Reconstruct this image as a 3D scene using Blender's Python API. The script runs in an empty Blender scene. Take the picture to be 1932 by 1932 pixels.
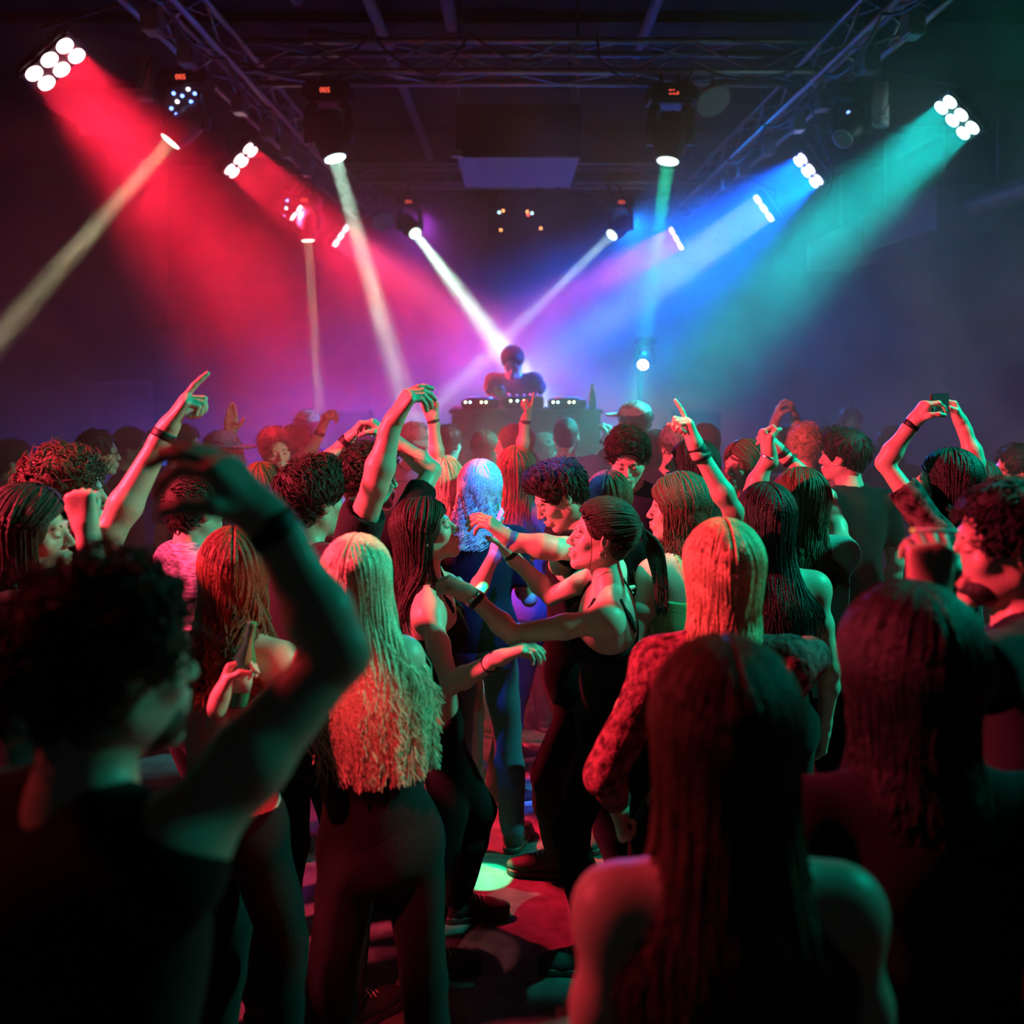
import bpy, bmesh, math, random, time
import numpy as np
from mathutils import Vector, Matrix

T0 = time.time()
S = bpy.context.scene
COL = S.collection
PI = math.pi

# ------------------------------------------------------------------ camera
F = 2000.0                      # focal length in pixels of the 1932 px frame
CX, CY, EYE = 966.0, 690.0, 2.06
cam = bpy.data.cameras.new('camera')
cam_o = bpy.data.objects.new('camera', cam)
COL.objects.link(cam_o)
S.camera = cam_o
cam.sensor_width = 25.0
cam.lens = F / 1932 * 25.0
cam.shift_y = -(966 - CY) / 1932
cam_o.location = (0, 0, EYE)
cam_o.rotation_euler = (PI / 2, 0, 0)
cam.clip_start = 0.05
cam.clip_end = 60
cam.dof.use_dof = True
cam.dof.focus_distance = 3.8
cam.dof.aperture_fstop = 1.5

# ------------------------------------------------------------------ render feel
S.view_settings.view_transform = 'Standard'
S.view_settings.look = 'None'
S.view_settings.gamma = 1.0
S.view_settings.use_curve_mapping = False
S.view_settings.exposure = 0.0
S.cycles.max_bounces = 3
S.cycles.diffuse_bounces = 2
S.cycles.glossy_bounces = 2
S.cycles.volume_bounces = 0
S.cycles.use_denoising = True
S.cycles.adaptive_threshold = 0.03
S.cycles.volume_step_rate = 3.0
S.cycles.volume_max_steps = 64
S.cycles.caustics_reflective = False
S.cycles.caustics_refractive = False

# ------------------------------------------------------------------ world: dim fill added to lift the blacks, enters behind the camera
w = bpy.data.worlds.new('ambient_fill')
S.world = w
w.use_nodes = True
w.node_tree.nodes['Background'].inputs[0].default_value = (0.45, 0.75, 0.72, 1)
w.node_tree.nodes['Background'].inputs[1].default_value = 0.011


def W(px, py, s):
    """world point seen at photo pixel (px, py) at the depth where one metre spans s pixels"""
    d = F / s
    return Vector(((px - CX) / s, d, EYE + (CY - py) / s))


# ------------------------------------------------------------------ lamps (colour, watts, cone, place, aim)
def spot(name, p, t, col, e, ang, rad=0.05, blend=0.5, parent=None):
    l = bpy.data.lights.new(name, 'SPOT')
    l.energy = e
    l.color = col
    l.spot_size = math.radians(ang)
    l.spot_blend = blend
    l.shadow_soft_size = rad
    o = bpy.data.objects.new(name, l)
    COL.objects.link(o)
    p = Vector(p)
    t = Vector(t)
    o.location = p
    o.rotation_euler = (t - p).to_track_quat('-Z', 'Y').to_euler()
    return o


def beam(name, p, d, col, e, ang, size):
    """a lit lens face: round or rectangular area lamp with a narrow spread"""
    l = bpy.data.lights.new(name, 'AREA')
    om = 2 * PI * (1 - math.cos(math.radians(ang / 2)))
    l.energy = e / (4 * PI * PI) * om
    l.color = col
    l.spread = math.radians(ang)
    if len(size) == 1:
        l.shape = 'DISK'
        l.size = size[0]
    else:
        l.shape = 'RECTANGLE'
        l.size, l.size_y = size
    o = bpy.data.objects.new(name, l)
    COL.objects.link(o)
    o.location = p
    return o


RED = (1.0, 0.012, 0.045)
PINK = (1.0, 0.07, 0.20)
BLUE = (0.0, 0.11, 1.0)
ICE = (0.4, 0.6, 1.0)
TEAL = (0.0, 0.9, 0.85)
MAG = (1.0, 0.08, 0.75)
MINT = (0.6, 1.0, 0.75)
GP, GH = 1.4, 3.0              # overall gain of the pars and of the moving heads
# LED pars on the side trusses: pixel, scale, aim pixel, aim scale, colour, watts, cone, label
# (pixel x, y, scale), direction in the picture, share of the aim that comes towards the camera, colour, watts, cone, label
PARS = [
    ((105, 122, 326), (245, 290), 0.66, RED, 9500, 32, 'red six-lens lamp hung apart at the upper left'),
    ((455, 303, 222), (255, 225), 0.40, RED, 12000, 24, 'red six-lens lamp second along the left truss'),
    ((568, 393, 171), (250, 190), 0.22, PINK, 10000, 27, 'narrow-looking red six-lens lamp beside small violet diodes'),
    ((643, 445, 141), (250, 170), 0.22, PINK, 10000, 27, 'smallest and farthest red six-lens lamp of the left truss'),
    ((1805, 222, 269), (-325, 290), 0.55, TEAL, 7500, 24, 'teal six-lens lamp high on the right'),
    ((1525, 322, 211), (-400, 300), 0.40, BLUE, 19000, 44, 'blue six-lens lamp beside the arc of thin cable'),
    ((1441, 393, 171), (-420, 290), 0.18, ICE, 26000, 14, 'pale blue six-lens lamp lower along the right truss'),
    ((1276, 450, 138), (-170, 95), 0.15, MAG, 16000, 22, 'magenta six-lens lamp at the far end of the right truss'),
]


def par_dir(p, idir, c):
    v = (Vector((0, 0, EYE)) - p).normalized()
    q = Vector((idir[0], 0, -idir[1]))
    q = (q - v * q.dot(v)).normalized()
    return (q * math.sqrt(1 - c * c) + v * c).normalized()


for (a, idir, c, colr, e, ang, _l) in PARS:
    p = W(*a)
    d = par_dir(p, idir, c)
    o = beam('par_beam', p + d * 0.03, d, colr, e * GP, ang, (0.33, 0.21))
    Lx = Vector((idir[1], 0, idir[0]))
    Lx = (Lx - d * d.dot(Lx)).normalized()
    o.rotation_euler = Matrix((Lx, (-d).cross(Lx), -d)).transposed().to_euler()
# moving heads: lens pixel, scale, aim pixel, aim scale, colour, watts, cone
HEADS = [
    ((322, 266, 262), (-20, 655, 275), (1.0, 0.9, 0.5), 11000, 5.6, 'moving head lamp with pale yellow beam pointing down left'),
    ((581, 453, 171), (604, 800, 171), (1.0, 0.95, 0.6), 14000, 3.4, 'moving head lamp pointing straight down beside the red lamps'),
    ((632, 298, 262), (783, 822, 275), MINT, 15000, 6.0, 'black moving head lamp with green beam under the left of the front truss'),
    ((783, 440, 165), (1010, 740, 198), MINT, 30000, 7, 'moving head lamp with bright mint beam left of the hanging housing'),
    ((1155, 443, 165), (900, 690, 180), (0.6, 0.95, 0.9), 20000, 4.8, 'moving head lamp with thin pale beam right of the hanging housing'),
    ((1260, 303, 262), (1197, 790, 275), (0.0, 1.0, 0.5), 15000, 5, 'black moving head lamp with green beam under the right of the front truss'),
]
for (a, b, c, e, ang, _l) in HEADS:
    p, t = W(*a), W(*b)
    d = (t - p).normalized()
    o = beam('head_beam', p + d * 0.03, d, c, e * GH, ang, (0.10,))
    o.rotation_euler = d.to_track_quat('-Z', 'Y').to_euler()
# small bright spot on the back wall right of the DJ
spot('white_beam', W(1213, 688, 170), W(1165, 800, 180), (0.8, 0.75, 1.0), 1500, 13, 0.04, 0.6)
# red and teal lamps of the same trusses outside the picture's sides
spot('red_wash', (-4.3, 2.5, 3.7), (0.3, 3.7, 1.2), (1.0, 0.05, 0.10), 4200, 56, 0.12, 0.7)
spot('teal_wash', (4.1, 3.85, 4.1), (0.3, 3.75, 1.2), (0.0, 0.95, 0.6), 1150, 60, 0.10, 0.7)
spot('red_wash', (-3.0, 2.6, 3.9), (0.1, 1.5, 1.3), (1.0, 0.04, 0.06), 150, 44, 0.12, 0.8)
spot('teal_wash', (4.0, 3.3, 3.8), (-0.5, 1.5, 1.5), (0.0, 0.9, 0.75), 110, 40, 0.10, 0.8)
spot('violet_haze_fill', (-1.2, 14.8, 4.1), (-1.6, 6.5, 0.8), (0.5, 0.06, 0.8), 700, 44, 0.1, 0.8)  # added light without a fixture, tints the haze violet
spot('blue_haze_fill', (1.6, 14.8, 4.1), (2.4, 6.5, 0.8), (0.0, 0.22, 1.0), 2600, 48, 0.1, 0.8)  # added light without a fixture, tints the right-hand haze blue
spot('floor_gobo', (0.0, 3.2, 3.9), W(915, 1655, 468), (0.0, 1.0, 0.35), 9000, 3.2, 0.01, 0.2)
spot('floor_gobo', (-0.7, 1.2, 3.9), W(905, 1800, 540), (1.0, 0.25, 0.22), 400, 3.6, 0.01, 0.4)
spot('floor_gobo', (-1.2, 0.3, 3.9), W(860, 1905, 590), (1.0, 0.04, 0.06), 700, 9, 0.02, 0.6)
spot('floor_gobo', (0.2, 3.0, 3.9), W(985, 1480, 385), (0.02, 0.16, 1.0), 1600, 15, 0.02, 0.5)  # added spot, stands in for blue par light that the crowd blocks
spot('floor_gobo', (1.0, 3.0, 3.9), W(1010, 1735, 507), (0.0, 0.8, 0.55), 420, 15, 0.02, 0.6)


# ------------------------------------------------------------------ materials
MATS = {}


def mat(name, col, rough=0.6, bump=0.0, scale=60.0, var=0.0, metal=0.0, spec=0.5, emit=None, stretch=None, sheen=0.0):
    if name in MATS:
        return MATS[name]
    m = bpy.data.materials.new(name)
    m.use_nodes = True
    nt = m.node_tree
    b = nt.nodes['Principled BSDF']
    b.inputs['Base Color'].default_value = (*col, 1)
    b.inputs['Roughness'].default_value = rough
    b.inputs['Metallic'].default_value = metal
    b.inputs['Specular IOR Level'].default_value = spec
    if sheen:
        b.inputs['Sheen Weight'].default_value = sheen
    if emit:
        b.inputs['Emission Color'].default_value = (*emit[:3], 1)
        b.inputs['Emission Strength'].default_value = emit[3]
    if bump or var:
        tc = nt.nodes.new('ShaderNodeTexCoord')
        mp = nt.nodes.new('ShaderNodeMapping')
        if stretch:
            mp.inputs['Scale'].default_value = stretch
        no = nt.nodes.new('ShaderNodeTexNoise')
        no.inputs['Scale'].default_value = scale
        no.inputs['Detail'].default_value = 3
        nt.links.new(tc.outputs['Object'], mp.inputs[0])
        nt.links.new(mp.outputs[0], no.inputs['Vector'])
        if bump:
            bp = nt.nodes.new('ShaderNodeBump')
            bp.inputs['Strength'].default_value = bump
            bp.inputs['Distance'].default_value = 0.01
            nt.links.new(no.outputs[0], bp.inputs['Height'])
            nt.links.new(bp.outputs[0], b.inputs['Normal'])
        if var:
            mx = nt.nodes.new('ShaderNodeMix')
            mx.data_type = 'RGBA'
            mx.inputs[6].default_value = (*[c * (1 - var) for c in col], 1)
            mx.inputs[7].default_value = (*[min(1, c * (1 + var)) for c in col], 1)
            mr = nt.nodes.new('ShaderNodeMapRange')
            mr.inputs[1].default_value = 0.35
            mr.inputs[2].default_value = 0.65
            nt.links.new(no.outputs[0], mr.inputs[0])
            nt.links.new(mr.outputs[0], mx.inputs[0])
            nt.links.new(mx.outputs[2], b.inputs['Base Color'])
    MATS[name] = m
    return m


def skin(i=0):
    cols = [(0.60, 0.44, 0.36), (0.50, 0.34, 0.27), (0.68, 0.50, 0.42), (0.34, 0.19, 0.12)]
    return mat('skin_%d' % i, cols[i], 0.42, 0.06, 180, 0.08, spec=0.4)


def hairm(k):
    cols = dict(black=(0.012, 0.010, 0.010), dark=(0.035, 0.02, 0.014), brown=(0.10, 0.05, 0.03), auburn=(0.20, 0.06, 0.03),
                blonde=(0.55, 0.38, 0.20), pale=(0.75, 0.62, 0.45), grey=(0.35, 0.33, 0.32))
    return mat('hair_' + k, cols[k], 0.52, 0.5, 170, 0.3, spec=0.35)


def cloth(k):
    cols = dict(black=(0.012, 0.012, 0.014), charcoal=(0.03, 0.03, 0.035), navy=(0.02, 0.03, 0.07), white=(0.75, 0.75, 0.75), grey=(0.22, 0.22, 0.24),
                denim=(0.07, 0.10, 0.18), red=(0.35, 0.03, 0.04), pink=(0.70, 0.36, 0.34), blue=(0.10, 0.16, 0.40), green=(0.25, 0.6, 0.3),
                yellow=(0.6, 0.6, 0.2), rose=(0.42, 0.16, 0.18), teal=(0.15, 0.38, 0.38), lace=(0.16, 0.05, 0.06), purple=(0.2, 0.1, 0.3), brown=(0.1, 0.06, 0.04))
    return mat('cloth_' + k, cols[k], 0.9, 0.35, 220, 0.12, spec=0.1, sheen=0.04)


M_STEEL = mat('brushed_truss_metal', (0.42, 0.42, 0.45), 0.38, 0.05, 60, 0.15, metal=0.85)
M_BLACKM = mat('black_painted_metal', (0.015, 0.015, 0.018), 0.42, 0.05, 90, 0.1)
M_BLACKR = mat('black_rubber', (0.012, 0.012, 0.012), 0.55, 0.1, 120, 0.1)
M_WALL = mat('dark_painted_wall', (0.022, 0.022, 0.028), 0.8, 0.25, 9, 0.3)
M_CEIL = mat('black_ceiling_paint', (0.028, 0.028, 0.034), 0.9, 0.3, 6, 0.3)
M_STAGE = mat('stage_board', (0.02, 0.02, 0.022), 0.7, 0.1, 20, 0.2)


# ------------------------------------------------------------------ object helpers
def tag(o, label=None, cat=None, group=None, kind=None):
    for k, v in (('label', label), ('category', cat), ('group', group), ('kind', kind)):
        if v:
            o[k] = v
    return o


def empty(name, loc, label=None, cat=None, group=None):
    o = bpy.data.objects.new(name, None)
    o.empty_display_size = 0.1
    COL.objects.link(o)
    o.location = loc
    return tag(o, label, cat, group)


def link(name, me, m, parent=None, root=None):
    """root: world location of the thing's empty; mesh coordinates are world coordinates"""
    if m is not None and not me.materials:
        me.materials.append(m)
    o = bpy.data.objects.new(name, me)
    COL.objects.link(o)
    if parent is not None:
        o.parent = parent
    return o


def np_mesh(name, v, f, smooth=True):
    """mesh from vertices (n,3) and quads or triangles (m,k)"""
    me = bpy.data.meshes.new(name)
    v = np.ascontiguousarray(v, dtype=np.float32)
    f = np.ascontiguousarray(f, dtype=np.int32)
    k = f.shape[1]
    me.vertices.add(len(v))
    me.vertices.foreach_set('co', v.ravel())
    me.loops.add(f.size)
    me.loops.foreach_set('vertex_index', f.ravel())
    me.polygons.add(len(f))
    me.polygons.foreach_set('loop_start', np.arange(0, f.size, k, dtype=np.int32))
    me.polygons.foreach_set('use_smooth', np.full(len(f), smooth, dtype=bool))
    me.update(calc_edges=True)
    return me


class MB:
    """collects simple shapes into one mesh"""

    def __init__(self):
        self.v = []
        self.f = []

    def box(self, a, b, rot=None, bev=0.0):
        a, b = Vector(a), Vector(b)
        c = (a + b) / 2
        h = (b - a) / 2
        n = len(self.v)
        if bev <= 0:
            pts = [(sx * h.x, sy * h.y, sz * h.z) for sz in (-1, 1) for sy in (-1, 1) for sx in (-1, 1)]
            fs = [(0, 2, 3, 1), (4, 5, 7, 6), (0, 1, 5, 4), (2, 6, 7, 3), (0, 4, 6, 2), (1, 3, 7, 5)]
        else:
            bm = bmesh.new()
            bmesh.ops.create_cube(bm, size=1)
            for q in bm.verts:
                q.co = Vector((q.co.x * 2 * h.x, q.co.y * 2 * h.y, q.co.z * 2 * h.z))
            bmesh.ops.bevel(bm, geom=bm.edges[:], offset=bev, segments=2, affect='EDGES')
            bm.verts.index_update()
            pts = [tuple(q.co) for q in bm.verts]
            fs = [tuple(q.index for q in p.verts) for p in bm.faces]
            bm.free()
        for p in pts:
            q = Vector(p)
            if rot is not None:
                q = rot @ q
            self.v.append(tuple(q + c))
        self.f += [tuple(n + i for i in q) for q in fs]
        return self

    def tube(self, pts, r, seg=10, caps=True):
        """r: number or list of radii along the points"""
        pts = [Vector(p) for p in pts]
        rs = r if isinstance(r, (list, tuple)) else [r] * len(pts)
        n0 = len(self.v)
        ref = None
        for i, p in enumerate(pts):
            t = (pts[min(i + 1, len(pts) - 1)] - pts[max(i - 1, 0)]).normalized()
            if ref is None:
                ref = Vector((0, 0, 1)) if abs(t.z) < 0.9 else Vector((1, 0, 0))
                ref = (ref - t * ref.dot(t)).normalized()
            else:
                ref = (ref - t * ref.dot(t)).normalized()
            b = t.cross(ref)
            for k in range(seg):
                a = 2 * PI * k / seg
                self.v.append(tuple(p + (ref * math.cos(a) + b * math.sin(a)) * rs[i]))
        for i in range(len(pts) - 1):
            for k in range(seg):
                a, b = n0 + i * seg + k, n0 + i * seg + (k + 1) % seg
                self.f.append((a, b, b + seg, a + seg))
        if caps:
            self.f.append(tuple(n0 + k for k in reversed(range(seg))))
            e = n0 + (len(pts) - 1) * seg
            self.f.append(tuple(e + k for k in range(seg)))
        return self

    def lathe(self, prof, o, ax, seg=20):
        """prof: (distance along axis, radius) pairs"""
        ax = Vector(ax).normalized()
        o = Vector(o)
        self.tube_raw([o + ax * t for t, _ in prof], [max(r, 1e-4) for _, r in prof], ax, seg)
        return self

    def tube_raw(self, pts, rs, ax, seg):
        ref = Vector((0, 0, 1)) if abs(ax.z) < 0.9 else Vector((1, 0, 0))
        ref = (ref - ax * ref.dot(ax)).normalized()
        b = ax.cross(ref)
        n0 = len(self.v)
        for p, r in zip(pts, rs):
            for k in range(seg):
                a = 2 * PI * k / seg
                self.v.append(tuple(p + (ref * math.cos(a) + b * math.sin(a)) * r))
        for i in range(len(pts) - 1):
            for k in range(seg):
                a, c = n0 + i * seg + k, n0 + i * seg + (k + 1) % seg
                self.f.append((a, c, c + seg, a + seg))
        self.f.append(tuple(n0 + k for k in reversed(range(seg))))
        e = n0 + (len(pts) - 1) * seg
        self.f.append(tuple(e + k for k in range(seg)))

    def build(self, name, m, parent=None, smooth=False, off=(0, 0, 0)):
        me = bpy.data.meshes.new(name)
        o3 = Vector(off)
        me.from_pydata([tuple(Vector(v) - o3) for v in self.v], [], self.f)
        if smooth:
            me.polygons.foreach_set('use_smooth', [True] * len(me.polygons))
        me.update()
        return link(name, me, m, parent)


def copy_tree(o, parent=None):
    c = o.copy()
    COL.objects.link(c)
    c.parent = parent
    for ch in list(o.children):
        copy_tree(ch, c)
    return c


# ================================================================== the room
X0, X1, Y0, Y1, ZC = -5.2, 5.4, -1.0, 16.0, 4.95


def struct(name, mb, m, smooth=False):
    return tag(mb.build(name, m, None, smooth), kind='structure')


fm = mat('worn_concrete_floor', (0.085, 0.085, 0.09), 0.62, 0.35, 14, 0.35)
nt = fm.node_tree
no2 = nt.nodes.new('ShaderNodeTexNoise')
no2.inputs['Scale'].default_value = 2.2
no2.inputs['Detail'].default_value = 8
mrr = nt.nodes.new('ShaderNodeMapRange')
mrr.inputs[3].default_value = 0.35
mrr.inputs[4].default_value = 0.85
tcf = nt.nodes.new('ShaderNodeTexCoord')
nt.links.new(tcf.outputs['Object'], no2.inputs['Vector'])
nt.links.new(no2.outputs[0], mrr.inputs[0])
nt.links.new(mrr.outputs[0], nt.nodes['Principled BSDF'].inputs['Roughness'])
struct('floor', MB().box((X0, Y0, -0.1), (X1, Y1, 0)), fm)
struct('ceiling', MB().box((X0, Y0, ZC), (X1, Y1, ZC + 0.1)), M_CEIL)
struct('wall_left', MB().box((X0 - 0.15, Y0, 0), (X0, Y1, ZC)), M_WALL)
struct('wall_right', MB().box((X1, Y0, 0), (X1 + 0.15, Y1, ZC)), M_WALL)
struct('wall_back', MB().box((X0, Y1, 0), (X1, Y1 + 0.15, ZC)), M_WALL)

# haze from the smoke machines, fills the dance floor and stage end of the room
hm = bpy.data.materials.new('drifting_stage_haze')
hm.use_nodes = True
nt = hm.node_tree
nt.nodes.clear()
out = nt.nodes.new('ShaderNodeOutputMaterial')
vs = nt.nodes.new('ShaderNodeVolumeScatter')
vs.inputs['Anisotropy'].default_value = 0.15
nt.links.new(vs.outputs[0], out.inputs['Volume'])
tc = nt.nodes.new('ShaderNodeTexCoord')
n1 = nt.nodes.new('ShaderNodeTexNoise')
n1.inputs['Scale'].default_value = 0.8
n1.inputs['Detail'].default_value = 4
n1.inputs['Roughness'].default_value = 0.6
n1.inputs['Distortion'].default_value = 1.6
nt.links.new(tc.outputs['Object'], n1.inputs['Vector'])
mr = nt.nodes.new('ShaderNodeMapRange')
mr.inputs[1].default_value = 0.36
mr.inputs[2].default_value = 0.66
mr.inputs[3].default_value = 0.006
mr.inputs[4].default_value = 0.15
nt.links.new(n1.outputs[0], mr.inputs[0])
sp = nt.nodes.new('ShaderNodeSeparateXYZ')
nt.links.new(tc.outputs['Object'], sp.inputs[0])
rp = nt.nodes.new('ShaderNodeMapRange')
rp.interpolation_type = 'SMOOTHSTEP'
rp.inputs[1].default_value = 3.7
rp.inputs[2].default_value = 6.2
mu = nt.nodes.new('ShaderNodeMath')
mu.operation = 'MULTIPLY'
nt.links.new(sp.outputs[1], rp.inputs[0])
nt.links.new(rp.outputs[0], mu.inputs[0])
nt.links.new(mr.outputs[0], mu.inputs[1])
nt.links.new(mu.outputs[0], vs.inputs['Density'])
hz = MB().box((X0 + 0.02, 3.65, 0.02), (X1 - 0.02, Y1 - 0.02, ZC - 0.02)).build('stage_haze', hm)
tag(hz, 'coloured drifting haze filling the air over the dance floor', 'haze', kind='stuff')


# ================================================================== signed distance bodies
class Prims:
    """list of (type, data, k, op); evaluated in order with smooth union / subtraction"""

    def __init__(self):
        self.p = []

    def cap(self, a, b, ra, rb=None, k=0.02, op='u'):
        a, b = np.array(a, float), np.array(b, float)
        rb = ra if rb is None else rb
        self.p.append(('c', (a, b, ra, rb), k, op, np.minimum(a, b) - max(ra, rb), np.maximum(a, b) + max(ra, rb)))
        return self

    def ell(self, c, r, R=None, k=0.02, op='u'):
        c, r = np.array(c, float), np.array(r, float)
        R = np.eye(3) if R is None else np.array(R, float)
        e = np.sqrt(((R * r) ** 2).sum(1))
        self.p.append(('e', (c, r, R), k, op, c - e, c + e))
        return self

    def plane(self, p0, n, k=0.004):
        """keeps the side the normal points away from"""
        self.p.append(('h', (np.array(p0, float), np.array(n, float)), k, 'i', None, None))
        return self

    def __add__(self, o):
        q = Prims()
        q.p = self.p + o.p
        return q

    def bounds(self):
        u = [q for q in self.p if q[3] == 'u']
        return np.min([q[4] for q in u], 0), np.max([q[5] for q in u], 0)

    def __call__(self, P, m=0.06):
        P = np.asarray(P, dtype=np.float32)
        if len(P) <= 3000:
            return self.run(P, m)
        return np.concatenate([self.run(P[i:i + 2500], m) for i in range(0, len(P), 2500)])

    def run(self, P, m):
        d = np.full(len(P), 0.35, dtype=np.float32)
        if len(P) == 0:
            return d
        pl, ph = P.min(0), P.max(0)
        for typ, dat, k, op, lo, hi in self.p:
            if lo is not None and ((pl > hi + m + k).any() or (ph < lo - m - k).any()):
                continue
            if lo is not None:
                e = m + k
                idx = np.nonzero(((P > (lo - e)) & (P < (hi + e))).all(1))[0]
                if len(idx) == 0:
                    continue
                Q = P[idx]
                D = d[idx]
            else:
                idx = slice(None)
                Q, D = P, d
            if typ == 'c':
                a, b, ra, rb = dat
                ab = (b - a).astype(np.float32)
                L = float((ab * ab).sum()) + 1e-9
                pa = Q - a.astype(np.float32)
                t = np.clip(pa @ ab / L, 0, 1)
                x = np.sqrt(((pa - t[:, None] * ab) ** 2).sum(1)) - (ra + (rb - ra) * t)
            elif typ == 'e':
                c, r, R = dat
                q = (Q - c.astype(np.float32)) @ R.astype(np.float32)
                rr = r.astype(np.float32)
                k0 = np.sqrt(((q / rr) ** 2).sum(1)) + 1e-6
                k1 = np.sqrt(((q / (rr * rr)) ** 2).sum(1)) + 1e-6
                x = k0 * (k0 - 1) / k1
            else:
                p0, n = dat
                x = (Q - p0.astype(np.float32)) @ n.astype(np.float32)
            if op == 'u':
                h = np.clip(0.5 + 0.5 * (x - D) / k, 0, 1)
                D = x * (1 - h) + D * h - k * h * (1 - h)
            else:
                if op == 's':
                    x = -x
                h = np.clip(0.5 - 0.5 * (x - D) / k, 0, 1)
                D = x * (1 - h) + D * h + k * h * (1 - h)
            d[idx] = D
        return d


def sdf_mesh(name, fn, lo, hi, h, B=6, project=True):
    """surface nets on sparse blocks; returns vertices, quads"""
    lo = np.asarray(lo, float) - 3 * h
    hi = np.asarray(hi, float) + 3 * h
    nb = np.maximum(1, np.ceil((hi - lo) / (B * h)).astype(int))
    g = np.stack(np.meshgrid(*[np.arange(n) for n in nb], indexing='ij'), -1).reshape(-1, 3)
    cen = lo + (g + 0.5) * (B * h)
    d = fn(cen, m=B * h * 1.8)
    keep = g[np.abs(d) < B * h * 1.45]
    if len(keep) == 0:
        return np.zeros((0, 3)), np.zeros((0, 4), int)
    key = np.zeros(len(keep), dtype=np.int64)
    for b in range(8):
        for ax in range(3):
            key |= ((keep[:, ax] >> b) & 1).astype(np.int64) << (3 * b + ax)
    keep = keep[np.argsort(key)]
    off = np.stack(np.meshgrid(*[np.arange(B + 1)] * 3, indexing='ij'), -1).reshape(-1, 3)
    corner = (keep[:, None, :] * B + off[None]).reshape(-1, 3)
    D = np.empty(len(corner), dtype=np.float32)
    D[:] = fn(lo + corner * h, m=4 * h)
    D = D.reshape(len(keep), B + 1, B + 1, B + 1)
    s = D < 0
    c = {}
    for i in (0, 1):
        for j in (0, 1):
            for k in (0, 1):
                c[(i, j, k)] = (slice(None), slice(i, B + i), slice(j, B + j), slice(k, B + k))
    cnt = sum(s[c[q]].astype(np.int8) for q in c)
    act = (cnt > 0) & (cnt < 8)
    bi, ci, cj, ck = np.nonzero(act)
    cell = keep[bi] * B + np.stack([ci, cj, ck], 1)
    NX = (nb * B + 2).astype(np.int64)

    def cid(a):
        return (a[:, 0].astype(np.int64) * NX[1] + a[:, 1]) * NX[2] + a[:, 2]

    ids = cid(cell)
    order = np.argsort(ids)
    sid = ids[order]
    vals = {q: D[bi, ci + q[0], cj + q[1], ck + q[2]] for q in c}
    acc = np.zeros((len(bi), 3))
    n = np.zeros(len(bi))
    for q in c:
        for ax in range(3):
            if q[ax] == 0:
                q2 = list(q)
                q2[ax] = 1
                q2 = tuple(q2)
                a, b = vals[q], vals[q2]
                cr = (a < 0) != (b < 0)
                t = np.where(cr, a / np.where(cr, a - b, 1), 0)
                p = np.tile(np.array(q, float), (len(bi), 1))
                p[:, ax] += t
                acc += p * cr[:, None]
                n += cr
    V = lo + (cell + acc / n[:, None]) * h
    if project:
        e = h * 0.4
        ex = np.eye(3) * e
        for _ in range(1):
            f0 = fn(V, m=4 * h)
            G = np.stack([(fn(V + ex[i], m=4 * h) - f0) / e for i in range(3)], 1)
            L = (G * G).sum(1) + 1e-6
            stp = np.clip(f0 / L, -h * 0.6, h * 0.6)
            V = V - G * stp[:, None]
    quads = []
    for ax in range(3):
        e1 = [0, 0, 0]
        e1[ax] = 1
        a = s[c[(0, 0, 0)]]
        b = s[c[tuple(e1)]]
        x = np.nonzero(a != b)
        if len(x[0]) == 0:
            continue
        base = keep[x[0]] * B + np.stack(x[1:], 1)
        flip = a[x]
        o1, o2 = [(1, 2), (2, 0), (0, 1)][ax]
        u = np.zeros(3, int)
        u[o1] = 1
        v = np.zeros(3, int)
        v[o2] = 1
        four = []
        ok = np.ones(len(base), bool)
        for dd in (0 * u, u, u + v, v):
            q = base - dd
            k = cid(q)
            j = np.searchsorted(sid, k)
            j = np.clip(j, 0, len(sid) - 1)
            ok &= (sid[j] == k) & (q >= 0).all(1)
            four.append(order[j])
        fq = np.stack(four, 1)[ok]
        fl = flip[ok]
        fq[~fl] = fq[~fl][:, ::-1]
        quads.append(fq)
    return V, np.concatenate(quads)


def folds(V, seed, amp, freq=28.0):
    r = np.random.RandomState(seed)
    off = np.zeros(len(V))
    for i in range(5):
        w_ = r.normal(size=3)
        w_ /= np.linalg.norm(w_)
        w2 = r.normal(size=3) * 6
        off += np.sin(V @ w_ * freq * (0.6 + 0.25 * i) + 1.7 * np.sin(V @ w2 + r.rand() * 6) + r.rand() * 6) / (1 + 0.4 * i)
    return off / 2.2 * amp


def vnormals(V, Q):
    n = np.cross(V[Q[:, 2]] - V[Q[:, 0]], V[Q[:, 3]] - V[Q[:, 1]])
    N = np.zeros_like(V)
    for i in range(4):
        np.add.at(N, Q[:, i], n)
    return N / (np.linalg.norm(N, axis=1)[:, None] + 1e-9)


def grow(name, fn, lo, hi, h, m, parent, root, fold=0.0, seed=0, freq=28.0, project=True):
    V, Q = sdf_mesh(name, fn, lo, hi, h, project=project and not fold)
    if len(V) == 0:
        return None
    if fold:
        V = V + vnormals(V, Q) * folds(V, seed, fold, freq)[:, None]
    return link(name, np_mesh(name, V - np.array(root), Q), m, parent)


# ---- orientation helpers
def frame(yaw, pitch=0.0, roll=0.0):
    """columns: right, forward, up. yaw 0 faces away from the camera, 90 faces the picture's right, pitch + looks up"""
    y = math.radians(yaw)
    R = Matrix.Rotation(-y, 3, 'Z') @ Matrix.Rotation(math.radians(pitch), 3, 'X') @ Matrix.Rotation(math.radians(roll), 3, 'Y')
    return np.array(R)


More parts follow.
